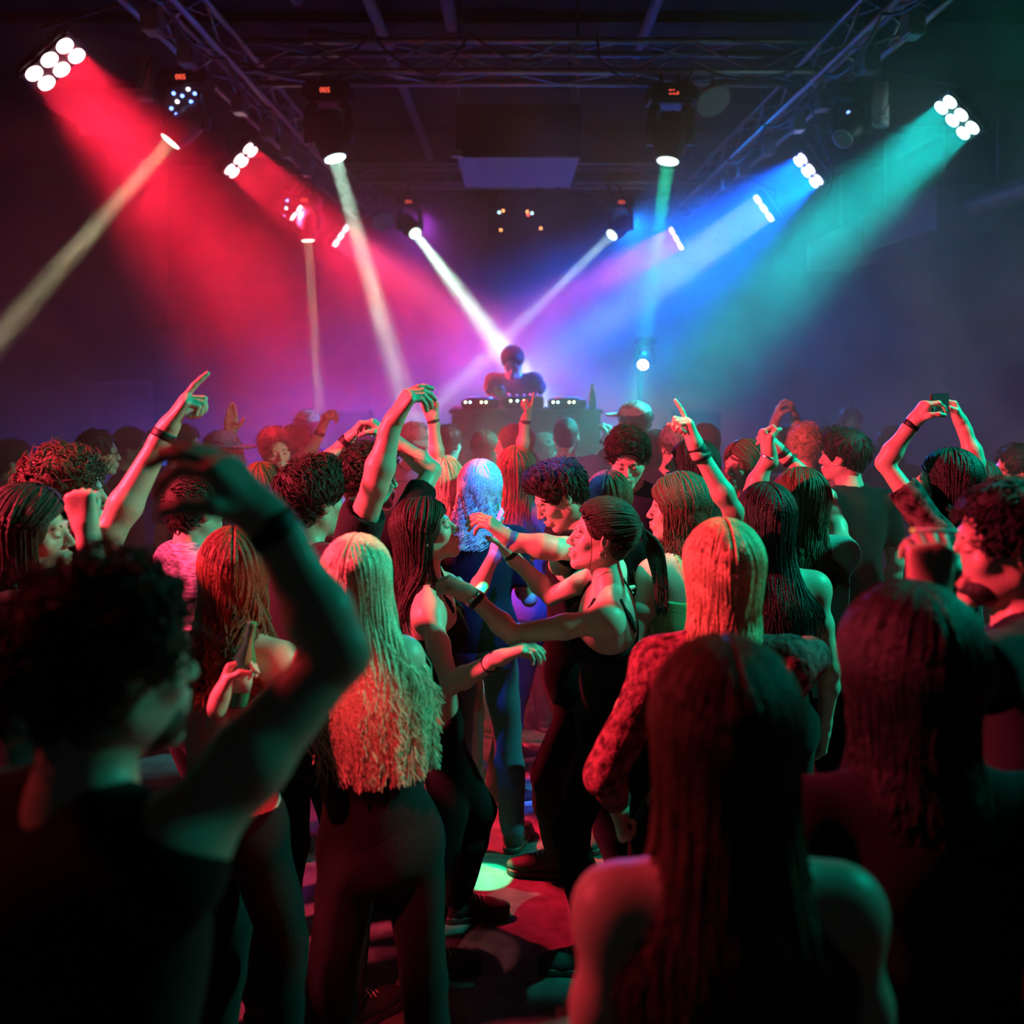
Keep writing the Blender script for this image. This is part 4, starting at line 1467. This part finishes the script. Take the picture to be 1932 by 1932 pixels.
def moving_head(p, d, lab, glowcol, st, size=1.0, base_up=0.40, text=True, body=M_BLACKM):
    """p lens centre, d beam direction"""
    D = Vector(d).normalized()
    t = empty('moving_head_lamp', p, lab, 'lamp', 'moving head lamps')
    z = size
    piv = -D * 0.16 * z
    mb = MB()
    mb.lathe([(-0.32 * z, 0.05 * z), (-0.30 * z, 0.085 * z), (-0.22 * z, 0.105 * z), (-0.10 * z, 0.105 * z), (-0.03 * z, 0.088 * z), (0.0, 0.078 * z), (0.0, 0.068 * z), (-0.01, 0.066 * z)], (0, 0, 0), D, 24)
    mb.build('head', body, t, True)
    lb = MB()
    lb.lathe([(-0.012, 0.068 * z), (0.008, 0.068 * z), (0.014, 0.055 * z), (0.018, 0.001)], (0, 0, 0), D, 24)
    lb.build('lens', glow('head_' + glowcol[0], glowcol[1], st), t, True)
    rg = MB()
    rg.lathe([(-0.006, 0.066 * z), (-0.006, 0.082 * z), (0.004, 0.082 * z), (0.004, 0.070 * z)], (0, 0, 0), D, 24)
    rg.build('lens_ring', M_STEEL, t, True)
    # yoke hangs from the base box
    side = Vector((1, 0, 0)) if abs(D.x) < 0.75 else Vector((0.3, 0.95, 0)).normalized()
    side = (side - D * side.dot(D)).normalized()
    side = Vector((side.x, side.y, 0)).normalized()
    by = piv.z + 0.20 * z
    for sx in (-1, 1):
        yb = MB()
        c = piv + side * sx * 0.13 * z
        pts = [c + Vector((0, 0, -0.05 * z)), c + Vector((0, 0, 0.06 * z)), c + side * (-sx) * 0.012 + Vector((0, 0, 0.17 * z)), c + side * (-sx) * 0.05 * z + Vector((0, 0, 0.20 * z))]
        yb.tube(pts, [0.030 * z, 0.034 * z, 0.032 * z, 0.03 * z], 10)
        yb.build('yoke_arm', body, t, True)
    bb = MB()
    bb.box(Vector((piv.x - 0.15 * z, piv.y - 0.13 * z, by)), Vector((piv.x + 0.15 * z, piv.y + 0.13 * z, by + 0.13 * z)), bev=0.025)
    base = bb.build('base', body, t)
    if text:
        if 'digits' not in lensm:
            cu = bpy.data.curves.new('display_digits', 'FONT')
            cu.body = '005'
            cu.size = 0.05
            cu.extrude = 0.001
            cu.align_x = 'CENTER'
            tmp = bpy.data.objects.new('display_digits', cu)
            COL.objects.link(tmp)
            bpy.context.view_layer.update()
            lensm['digits'] = bpy.data.meshes.new_from_object(tmp.evaluated_get(bpy.context.evaluated_depsgraph_get()))
            lensm['digits'].materials.clear()
            lensm['digits'].materials.append(glow('red_digits', (1.0, 0.10, 0.05), 2.0))
            bpy.data.objects.remove(tmp)
        to = bpy.data.objects.new('display_digits', lensm['digits'])
        COL.objects.link(to)
        to.parent = base
        to.location = (piv.x, piv.y - 0.13 * z - 0.003, by + 0.045 * z)
        to.rotation_euler = (PI / 2, 0, 0)
    cl = MB()
    for sx in (-1, 1):
        o_ = Vector((sx * 0.06, 0, 0)) if chord_near(p).x ** 2 < 0.01 else Vector((0, sx * 0.06, 0))
        cl.tube([Vector((piv.x, piv.y, by + 0.12 * z)) + o_, chord_near(p) + o_], 0.014, 8)
    cl.build('clamp', M_BLACKM, t, True)
    return t


GC = [('pale', (0.9, 1.0, 0.75)), ('cream', (1.0, 0.95, 0.75)), ('mint', (0.75, 1.0, 0.85)), ('mint', (0.75, 1.0, 0.85)), ('mint', (0.75, 1.0, 0.85)), ('mint', (0.75, 1.0, 0.85))]
for (a, b, c, e, ang, lab), gc in zip(HEADS, GC):
    p, t_ = W(*a), W(*b)
    moving_head(p, t_ - p, lab, gc, 4.0, 1.12 if a[2] > 200 else 1.0)
moving_head(W(1590, 262, 262), (-0.6, -0.5, -0.62), 'unlit black moving head lamp with reflections put in as lens glow beside the right truss', ('off', (0.05, 0.25, 0.25)), 0.05, 0.95, text=False)  # unlit lens given faint teal emission in place of reflections
# small bright lamp right of the DJ, on a stand
p = W(1213, 688, 170)
t = moving_head(p, W(1165, 800, 195) - p, 'small dazzling white lamp on a stand right of the DJ', ('white', (1.0, 0.95, 0.9)), 30.0, 0.8, text=False)
for ch in list(t.children):
    if ch.name.startswith('clamp'):
        bpy.data.objects.remove(ch)
MB().tube([(0, 0.05, 0.30), (0, 0.3, 0.28), (0, 0.3, -p.z)], 0.02, 8).build('stand_pole', M_BLACKM, t, True)

# ---------------------------------------------------------------- effect lamps with many blue diodes


def effect_lamp(px, py, s, lab, dots, rotz):
    p = W(px, py, s)
    t = empty('effect_lamp', p, lab, 'lamp')
    mb = MB()
    mb.lathe([(-0.15, 0.06), (-0.12, 0.13), (0.0, 0.16), (0.07, 0.15), (0.08, 0.12)], (0, 0, 0), (rotz, -0.6, -0.35), 24)
    mb.build('housing', M_BLACKM, t, True)
    MB().tube([(0, 0, 0.08), chord_near(p)], 0.014, 8).build('hanging_bracket', M_BLACKM, t, True)
    ax = Vector((rotz, -0.6, -0.35)).normalized()
    A = ax.cross(Vector((0, 0, 1))).normalized()
    Bv = ax.cross(A)
    for k in range(dots):
        ang = 2 * PI * k / dots
        r = 0.10 if k % 3 else 0.05
        c = ax * 0.085 + (A * math.cos(ang) + Bv * math.sin(ang)) * r
        g = glow('diode_blue', (0.12, 0.25, 1.0), 8.0) if k % 4 else glow('diode_white', (0.8, 0.8, 1.0), 8.0)
        MB().lathe([(0, 0.012), (0.01, 0.012), (0.014, 0.001)], c, ax, 8).build('diode', g, t, True)


effect_lamp(340, 188, 262, 'round effect lamp with blue diodes under the left truss', 11, 0.45)
effect_lamp(1606, 232, 255, 'round effect lamp with violet diodes under the right truss', 7, -0.45)
effect_lamp(545, 388, 171, 'small effect lamp with violet diodes beside the third red lamp', 6, 0.3)

# derby box at the back centre with four tiny coloured diodes
p = W(975, 412, 150)
t = empty('effect_box', p, 'black effect box with tiny coloured diodes high over the DJ', 'lamp')
MB().box((-0.36, -0.1, -0.2), (0.36, 0.2, 0.2), bev=0.02).build('housing', M_BLACKM, t)
MB().tube([(-0.2, 0.1, 0.18), chord_near(p) + Vector((-0.2, 0, 0))], 0.014, 8).build('hanging_bracket', M_BLACKM, t, True)
MB().tube([(0.2, 0.1, 0.18), chord_near(p) + Vector((0.2, 0, 0))], 0.014, 8).build('hanging_bracket', M_BLACKM, t, True)
for (dx, dz, cc) in ((-0.22, 0.06, 'ice'), (-0.17, 0.08, 'orange'), (-0.20, -0.16, 'orange'), (0.13, 0.07, 'orange'), (0.19, 0.05, 'ice'), (0.14, 0.03, 'red'), (0.30, -0.14, 'orange')):
    g = glow('tiny_' + cc, dict(ice=(0.5, 0.9, 1.0), orange=(1.0, 0.35, 0.12), red=(1.0, 0.1, 0.1))[cc], 7.0)
    MB().lathe([(0, 0.014), (0.01, 0.014), (0.014, 0.001)], (dx, -0.10, dz), (0, -1, 0), 8).build('diode', g, t, True)

# dish-shaped lamps
for (px, py, s, lab) in ((722, 415, 165, 'pale round dish lamp left of the second mint beam'), (1343, 187, 262, 'pale round dish lamp beside the right moving head of the front truss')):
    p = W(px, py, s)
    t = empty('dish_lamp', p, lab, 'lamp')
    MB().lathe([(-0.05, 0.04), (-0.02, 0.12), (0.03, 0.135), (0.035, 0.12), (0.0, 0.03)], (0, 0, 0), (0.3, -0.6, -0.7), 24).build('dish', mat('pale_enamel', (0.4, 0.4, 0.42), 0.45, 0.05, 30, 0.1), t, True)
    MB().tube([(0, 0.03, 0.02), chord_near(p)], 0.01, 8).build('hanging_bracket', M_BLACKM, t, True)

# pendant speaker cans beside the trusses
for (px, py, s, lab) in ((273, 150, 262, 'hanging cylindrical can speaker lit red beside the left truss'), (1660, 200, 262, 'hanging cylindrical can speaker lit teal beside the right truss')):
    p = W(px, py, s)
    t = empty('can_speaker', p, lab, 'lamp')
    MB().lathe([(-0.15, 0.045), (-0.15, 0.062), (-0.10, 0.064), (-0.098, 0.061), (-0.09, 0.061), (-0.088, 0.064), (0.16, 0.058), (0.17, 0.03), (0.17, 0.0)], (0, 0, 0), (0, 0, 1), 24).build('can', mat('pale_can_paint', (0.5, 0.5, 0.5), 0.5, 0.05, 40, 0.1), t, True)
    MB().tube([(0.05, -0.065, 0.12), (0.03, -0.085, 0.0), (0.0, -0.075, -0.08), (-0.04, -0.06, -0.07)], 0.005, 6).build('cable', M_BLACKR, t, True)
    MB().tube([(0, 0, 0.16), (0, 0, 4.9 - p.z)], 0.008, 8).build('hanging_rod', M_BLACKM, t, True)

# ---------------------------------------------------------------- trusses
BR = {}


def truss(label, a, b, wdir, w_, hgt):
    """box truss from a to b (bottom near chord); wdir horizontal width direction"""
    a, b = Vector(a), Vector(b)
    t = empty('lighting_truss', a, label, 'truss')
    L = (b - a).length
    dx = (b - a).normalized()
    wd = Vector(wdir).normalized() * w_
    up = Vector((0, 0, hgt))
    cs = [Vector((0, 0, 0)), wd, up, wd + up]
    for c in cs:
        MB().tube([c, c + dx * L], 0.025, 12).build('chord', M_STEEL, t, True)
    n = int(L / 0.42)
    st = L / n
    faces = [(0, 1), (2, 3), (0, 2), (1, 3)]
    for fi, (i, j) in enumerate(faces):
        for k in range(n):
            p0 = cs[i] + dx * st * k
            p1 = cs[j] + dx * st * (k + 1)
            if k % 2:
                p0, p1 = cs[j] + dx * st * k, cs[i] + dx * st * (k + 1)
            v = p1 - p0
            key = round(v.length, 3)
            if key not in BR:
                o = MB().tube([(0, 0, 0), (0, 0, key)], 0.0095, 6).build('brace', M_STEEL, t, True)
                BR[key] = o.data
            else:
                o = bpy.data.objects.new('brace', BR[key])
                COL.objects.link(o)
                o.parent = t
            o.location = p0
            o.rotation_euler = v.to_track_quat('Z', 'Y').to_euler()
    return t


truss('long aluminium truss running along the left side over the crowd', (-1.95, 1.2, 4.17), (-1.95, 15.2, 4.17), (-1, 0, 0), 0.30, 0.22)
truss('long aluminium truss running along the right side over the crowd', (2.22, 1.2, 4.17), (2.22, 15.2, 4.17), (1, 0, 0), 0.30, 0.22)
truss('front aluminium cross truss carrying the two big moving heads', (-1.92, 7.60, 4.17), (2.19, 7.60, 4.17), (0, 1, 0), 0.33, 0.22)
truss('rear aluminium cross truss beyond the hanging housing', (-1.92, 12.2, 4.17), (2.19, 12.2, 4.17), (0, 1, 0), 0.33, 0.22)
for (px, y) in ((-2.1, 4.4), (-2.1, 10), (-2.1, 14), (2.37, 4.4), (2.37, 10), (2.37, 14)):
    t = empty('hanging_chain', (px, y, 4.4), None, 'chain', 'truss suspension rods')
    t['label'] = 'thin steel rod holding a side truss to the ceiling'
    MB().tube([(0, 0, -0.01), (0, 0, ZC - 4.4)], 0.012, 8).build('rod', M_STEEL, t, True)
    MB().box((-0.17, -0.03, -0.02), (0.17, 0.03, 0.0)).build('crossbar', M_STEEL, t)

# cables sagging along the trusses
rnd = random.Random(5)


def cable(label, pts, r=0.009):
    q = []
    for i in range(len(pts) - 1):
        a, b = Vector(pts[i]), Vector(pts[i + 1])
        for k in range(8):
            f = k / 8
            sag = 4 * f * (1 - f) * 0.13 * min(1.0, (b - a).length)
            q.append(a.lerp(b, f) - Vector((0, 0, sag)))
    q.append(Vector(pts[-1]))
    tag(MB().tube(q, r, 6).build('power_cable', M_BLACKR, None, True), label, 'cable')


cable('black cable looping under the front truss above the left moving head', [(-1.9, 7.5, 4.2), (-1.3, 7.5, 4.2), (-1.0, 7.5, 4.42), (-0.55, 7.5, 4.12), (-0.3, 7.5, 4.42), (0.2, 7.5, 4.22)])
cable('black cable sagging from the front truss to the right moving head', [(0.6, 7.5, 4.42), (0.62, 7.5, 4.22), (1.0, 7.5, 4.05), (1.15, 7.5, 4.0), (1.3, 7.55, 4.2), (2.1, 7.5, 4.2)])
cable('black cable sagging in loops under the left side truss', [(-1.9, 3.5, 4.15), (-1.9, 4.6, 4.15), (-1.95, 5.8, 4.15), (-1.95, 7.2, 4.15), (-1.95, 8.6, 4.15), (-1.95, 10.2, 4.15)], 0.012)
cable('black cable sagging in loops under the right side truss', [(2.2, 3.5, 4.15), (2.2, 5.0, 4.15), (2.2, 6.3, 4.15), (2.25, 7.6, 4.15), (2.2, 9.2, 4.15), (2.2, 10.8, 4.15)], 0.012)
cable('thin cable hanging in an arc beside the blue six-lens lamp', [(2.24, 8.0, 4.15), W(1562, 290, 240), W(1574, 315, 239), W(1560, 372, 235)], 0.007)
cable('black cable hanging between the rear truss and the back wall', [(-1.6, 12.2, 4.15), (-0.6, 12.2, 4.0), (0.4, 12.2, 4.15), (1.8, 12.2, 4.05)], 0.010)
# short clamps and brackets on the side trusses
for k in range(9):
    for X, sgn in ((-2.1, -1), (2.37, 1)):
        y = 4.2 + k * 0.95 + rnd.uniform(-0.2, 0.2)
        tag(MB().box((X - 0.05, y - 0.08, 4.00), (X + 0.05, y + 0.08, 4.145), bev=0.01).build('junction_box', M_STEEL, None), 'small metal junction box strapped under the %s side truss' % ('left' if sgn < 0 else 'right'), 'box', 'junction boxes under the %s truss' % ('left' if sgn < 0 else 'right'))

# ---------------------------------------------------------------- ceiling services
cp = mat('painted_ceiling_pipe', (0.30, 0.27, 0.33), 0.55, 0.1, 30, 0.2)


def pipe(a, b, r, lab):
    mb = MB().tube([a, b], r, 14)
    o = mb.build('ceiling_pipe', cp, None, True)
    tag(o, lab, 'pipe')


pipe((-1.07, 2.0, 4.80), (-1.07, 14.0, 4.80), 0.05, 'long ceiling pipe running to the back, left of the centre')
pipe((-0.49, 2.0, 4.82), (-0.49, 8.6, 4.82), 0.055, 'short thick ceiling pipe near the centre of the ceiling')
pipe((1.10, 2.0, 4.82), (1.10, 9.4, 4.82), 0.045, 'ceiling pipe running to the back, right of the centre')
pipe((-1.75, 2.0, 4.82), (-1.62, 8.0, 4.82), 0.05, 'slightly skewed ceiling pipe beside the left truss')
pipe((-1.60, 8.35, 4.66), (-1.02, 8.5, 4.64), 0.055, 'stubby crosswise ceiling pipe near the left truss')
t = empty('smoke_detector', (0.17, 7.6, ZC), 'small round smoke detector on the black ceiling', 'detector')
MB().lathe([(0, 0.09), (-0.03, 0.09), (-0.05, 0.06), (-0.055, 0.0)], (0, 0, 0), (0, 0, 1), 24).build('housing', mat('grey_plastic', (0.3, 0.3, 0.3), 0.5, 0.05, 40, 0.1), t, True)
for i in range(7):
    y = 2.5 + i * 2.05
    struct('ceiling_beam', MB().box((X0, y, ZC - 0.09), (X1, y + 0.12, ZC)), M_CEIL)

# hanging housing in the middle: dark front, pale underside
t = empty('projector_housing', (0.05, 8.3, 3.69), 'large black boxed housing hung under the ceiling at centre', 'housing')
MB().box((-0.49, 0, 0.012), (0.49, 1.40, 0.42), bev=0.012).build('body', M_BLACKM, t)
MB().box((-0.48, 0.01, 0.0), (0.48, 1.39, 0.012)).build('underside_panel', mat('pale_grille_panel', (0.34, 0.32, 0.42), 0.6, 0.4, 260, 0.2), t)
for sx in (-1, 1):
    for y in (0.1, 1.3):
        MB().tube([(sx * 0.47, y, 0.4), (sx * 0.47, y, ZC - 3.69)], 0.010, 8).build('hanging_rod', M_STEEL, t, True)
MB().box((-0.52, -0.06, 0.0), (-0.44, 0.02, 0.05)).build('side_bracket', M_STEEL, t)

# ventilation duct along the right side
t = empty('round_duct', (4.4, 3.0, 3.58), 'corrugated round ventilation duct along the upper right wall', 'duct')
prof = []
for k in range(90):
    prof.append((k * 0.08, 0.115 + 0.012 * math.cos(k * PI)))
MB().lathe(prof, (0, 0, 0), (0, 1, 0), 24).build('duct_pipe', mat('duct_foil', (0.30, 0.30, 0.36), 0.4, 0.1, 30, 0.1, metal=0.6), t, True)
for k in range(4):
    MB().tube([(0, 0.6 + k * 2, 0.1), (0, 0.6 + k * 2, ZC - 3.58)], 0.008, 8).build('hanging_rod', M_STEEL, t, True)
t = empty('square_duct', (4.4, 10.2, 3.58), 'pale square duct box beyond the corrugated duct on the right', 'duct')
MB().box((-0.3, 0, -0.2), (0.3, 4.6, 0.22), bev=0.01).build('duct_body', mat('duct_sheet', (0.25, 0.27, 0.33), 0.5, 0.1, 20, 0.1), t)
for k in range(3):
    MB().box((-0.31, 0.02 + k * 2.2, -0.21), (0.31, 0.06 + k * 2.2, 0.23)).build('flange', M_STEEL, t)
    MB().tube([(0, 0.6 + k * 1.7, 0.2), (0, 0.6 + k * 1.7, ZC - 3.58)], 0.008, 8).build('hanging_rod', M_STEEL, t, True)

# left wall: framed board and tall poster panel
t = empty('framed_board', (X0, 14.1, 1.2), 'dim framed board on the far left wall', 'board')
MB().box((0, -1.0, -0.35), (0.03, 1.0, 0.62)).build('panel', mat('board_face', (0.05, 0.05, 0.07), 0.6, 0.1, 20, 0.2), t)
for (a, b) in (((0, -1.05, 0.6), (0.06, 1.05, 0.66)), ((0, -1.05, -0.4), (0.06, 1.05, -0.35)), ((0, -1.05, -0.4), (0.06, -1.0, 0.66)), ((0, 1.0, -0.4), (0.06, 1.05, 0.66))):
    MB().box(a, b).build('frame_rail', mat('board_frame', (0.20, 0.18, 0.25), 0.5, 0.05, 30, 0.1), t)
t = empty('poster_panel', (-4.55, 14.1, 0), 'tall narrow panel covered with faded posters at the far left', 'panel')
MB().box((-0.2, 0, 0), (0.2, 0.12, 2.6), bev=0.01).build('panel', mat('panel_board', (0.06, 0.05, 0.07), 0.7, 0.1, 20, 0.2), t)
for k, (z0, hh, sh) in enumerate(((1.9, 0.6, 0.14), (1.2, 0.62, 0.10), (0.55, 0.58, 0.12))):
    MB().box((-0.17, -0.006, z0), (0.17, 0.0, z0 + hh)).build('poster', mat('faded_poster_%d' % k, (sh * 1.1, sh * 0.9, sh * 1.3), 0.7, 0.1, 30, 0.5), t)

# ---------------------------------------------------------------- platform, booth and decks
struct('stage_floor', MB().box((-2.4, 7.75, 0), (2.6, 11.5, 0.5), bev=0.01), M_STAGE)
t = empty('dj_booth', (0.1, 7.95, 0.5), 'black DJ booth table facing the crowd', 'booth')
booth_m = mat('booth_front_cloth', (0.05, 0.05, 0.06), 0.8, 0.2, 60, 0.2)
MB().box((-0.55, -0.06, 0), (0.56, -0.02, 1.20), bev=0.008).build('front_panel', booth_m, t)
MB().box((-0.57, -0.08, 1.20), (0.58, 0.52, 1.235), bev=0.008).build('table_top', booth_m, t)
for sx in (-0.54, 0.53):
    MB().box((sx, -0.02, 0), (sx + 0.03, 0.5, 1.20)).build('side_panel', booth_m, t)
zt = 1.735


def deck(x, lab):
    t = empty('media_player', (x, 7.97, zt), lab, 'player', 'decks on the DJ booth')
    MB().box((-0.14, 0, 0), (0.14, 0.36, 0.07), bev=0.01).build('body', M_BLACKM, t)
    MB().lathe([(0, 0.10), (0.012, 0.10), (0.016, 0.09), (0.016, 0.0)], (0, 0.13, 0.07), (0, 0, 1), 24).build('jog_wheel', M_STEEL, t, True)
    MB().box((-0.08, 0.26, 0.07), (0.08, 0.35, 0.075), bev=0.001).build('screen', glow('deck_screen', (0.4, 0.7, 1.0), 1.2), t)
    for k in range(4):
        g = glow('deck_led_%d' % (k % 3), [(0.7, 1.0, 0.5), (0.4, 0.9, 1.0), (1.0, 0.9, 0.5)][k % 3], 9.0)
        MB().lathe([(0, 0.008), (0.006, 0.008), (0.008, 0.001)], (-0.11 + 0.035 * k + (k > 1) * 0.05, 0.0, 0.05), (0, -1, 0.3), 8).build('button_light', g, t, True)


deck(-0.24, 'media player deck on the left of the DJ booth')
deck(0.42, 'media player deck on the right of the DJ booth')
t = empty('mixer', (0.09, 7.97, zt), 'mixer with lit buttons between the two decks', 'mixer')
MB().box((-0.15, 0, 0), (0.15, 0.34, 0.09), bev=0.01).build('body', M_BLACKM, t)
for k in range(5):
    for j in range(3):
        MB().lathe([(0, 0.009), (0.015, 0.008), (0.016, 0.0)], (-0.11 + k * 0.055, 0.1 + j * 0.08, 0.09), (0, 0, 1), 10).build('knob', M_STEEL, t, True)
for k in range(3):
    MB().lathe([(0, 0.008), (0.006, 0.008), (0.008, 0.001)], (-0.10 + k * 0.05, 0.0, 0.06), (0, -1, 0.3), 8).build('button_light', glow('deck_led_%d' % k, (1, 1, 1), 9), t, True)
t = empty('headphones', (-0.06, 8.0, zt + 0.09), 'headphones lying on the DJ booth', 'headphones')
t.location = (-0.095, 7.985, zt + 0.09)
for sx in (-1, 1):
    MB().lathe([(-0.02, 0.04), (0.0, 0.045), (0.02, 0.04)], (sx * 0.0, sx * 0.035, 0.045), (0, 1, 0), 18).build('ear_cup', mat('pinkish_pad', (0.5, 0.3, 0.35), 0.6, 0.1, 50, 0.1), t, True)
MB().tube([(0, -0.045, 0.07), (0.02, -0.04, 0.13), (0.03, 0, 0.15), (0.02, 0.04, 0.13), (0, 0.045, 0.07)], 0.006, 8).build('headband', M_BLACKR, t, True)
t = empty('water_bottle', (0.61, 8.05, zt), 'small clear bottle on the right end of the booth', 'bottle')
MB().lathe([(0, 0.028), (0.12, 0.028), (0.15, 0.012), (0.17, 0.012)], (0, 0, 0), (0, 0, 1), 16).build('bottle_body', mat('frosted_plastic', (0.5, 0.6, 0.7), 0.2, 0.02, 30, 0.05), t, True)
MB().lathe([(0.17, 0.014), (0.19, 0.014), (0.19, 0)], (0, 0, 0), (0, 0, 1), 12).build('bottle_cap', mat('white_plastic', (0.8, 0.8, 0.8), 0.4, 0.02, 30, 0.05), t, True)

# big loudspeakers either side of the platform, lost in the haze
for X, lab in ((-2.05, 'tall black loudspeaker left of the DJ platform'), (2.25, 'tall black loudspeaker right of the DJ platform')):
    t = empty('loudspeaker', (X, 12.9, 0), lab, 'speaker')
    MB().box((-0.3, 0, 0), (0.3, 0.5, 1.5), bev=0.02).build('cabinet', M_BLACKM, t)
    for zc, r in ((0.4, 0.2), (0.95, 0.2), (1.32, 0.07)):
        MB().lathe([(0.0, r), (0.02, r * 0.95), (-0.03, r * 0.4), (-0.02, 0)], (0, 0, zc), (0, -1, 0), 24).build('speaker_cone', M_BLACKR, t, True)

# ---------------------------------------------------------------- things in hands
a = TW['arms']
mid_ = (a['R'][2] + a['R'][3] * 0.085 + a['L'][2] + a['L'][3] * 0.085) / 2
v = (a['R'][2] - a['L'][2])
t = empty('mobile_phone', mid_, 'dark phone held up sideways in both hands of the black-haired woman', 'phone')
ph = MB().box((-0.075, -0.004, -0.037), (0.075, 0.004, 0.037), bev=0.003).build('case', M_BLACKM, t)
sc_ = MB().box((-0.068, -0.0052, -0.033), (0.068, -0.004, 0.033)).build('screen', mat('phone_screen', (0.03, 0.035, 0.05), 0.1, 0.01, 20, 0.05), t)
t.rotation_euler = (0, 0, math.atan2(v[1], v[0]))
q = SMK['arms']['L']
c = q[2] + q[3] * 0.09
t = empty('cigarette', c, 'thin white cigarette between the fingers of the bearded man', 'cigarette')
MB().tube([(-0.028, 0.0, 0.036), (0.052, 0.01, 0.032)], 0.004, 8).build('paper', mat('cigarette_paper', (0.8, 0.8, 0.8), 0.8, 0.02, 60, 0.05), t, True)
MB().tube([(-0.034, -0.001, 0.0363), (-0.028, 0, 0.036)], 0.004, 8).build('ember', glow('ember', (1.0, 0.25, 0.05), 0.8), t, True)
q = AUB['arms']['L']
c = q[2] + q[3] * 0.075 + unit(q[4]) * 0.03
t = empty('drink_bottle', c, 'small glass bottle held by the woman with auburn hair', 'bottle')
MB().lathe([(-0.09, 0.026), (-0.085, 0.029), (0.03, 0.029), (0.07, 0.013), (0.115, 0.012), (0.12, 0.014), (0.125, 0.011)], (0, 0, 0), (0.2, 0, 1), 18).build('glass', mat('dark_green_glass', (0.03, 0.25, 0.12), 0.08, 0.01, 20, 0.05, spec=0.8), t, True)
MB().lathe([(-0.05, 0.0296), (0.01, 0.0296)], (0, 0, 0), (0.2, 0, 1), 18).build('paper_band', mat('bottle_paper', (0.5, 0.5, 0.45), 0.7, 0.05, 60, 0.1), t, True)
print('GEAR TIME', time.time() - TG)

print('SCRIPT', round(time.time() - T0, 1), 'people', len(PEOPLE), 'tris', sum(len(o.data.polygons) * 2 for o in S.objects if o.type == 'MESH'))
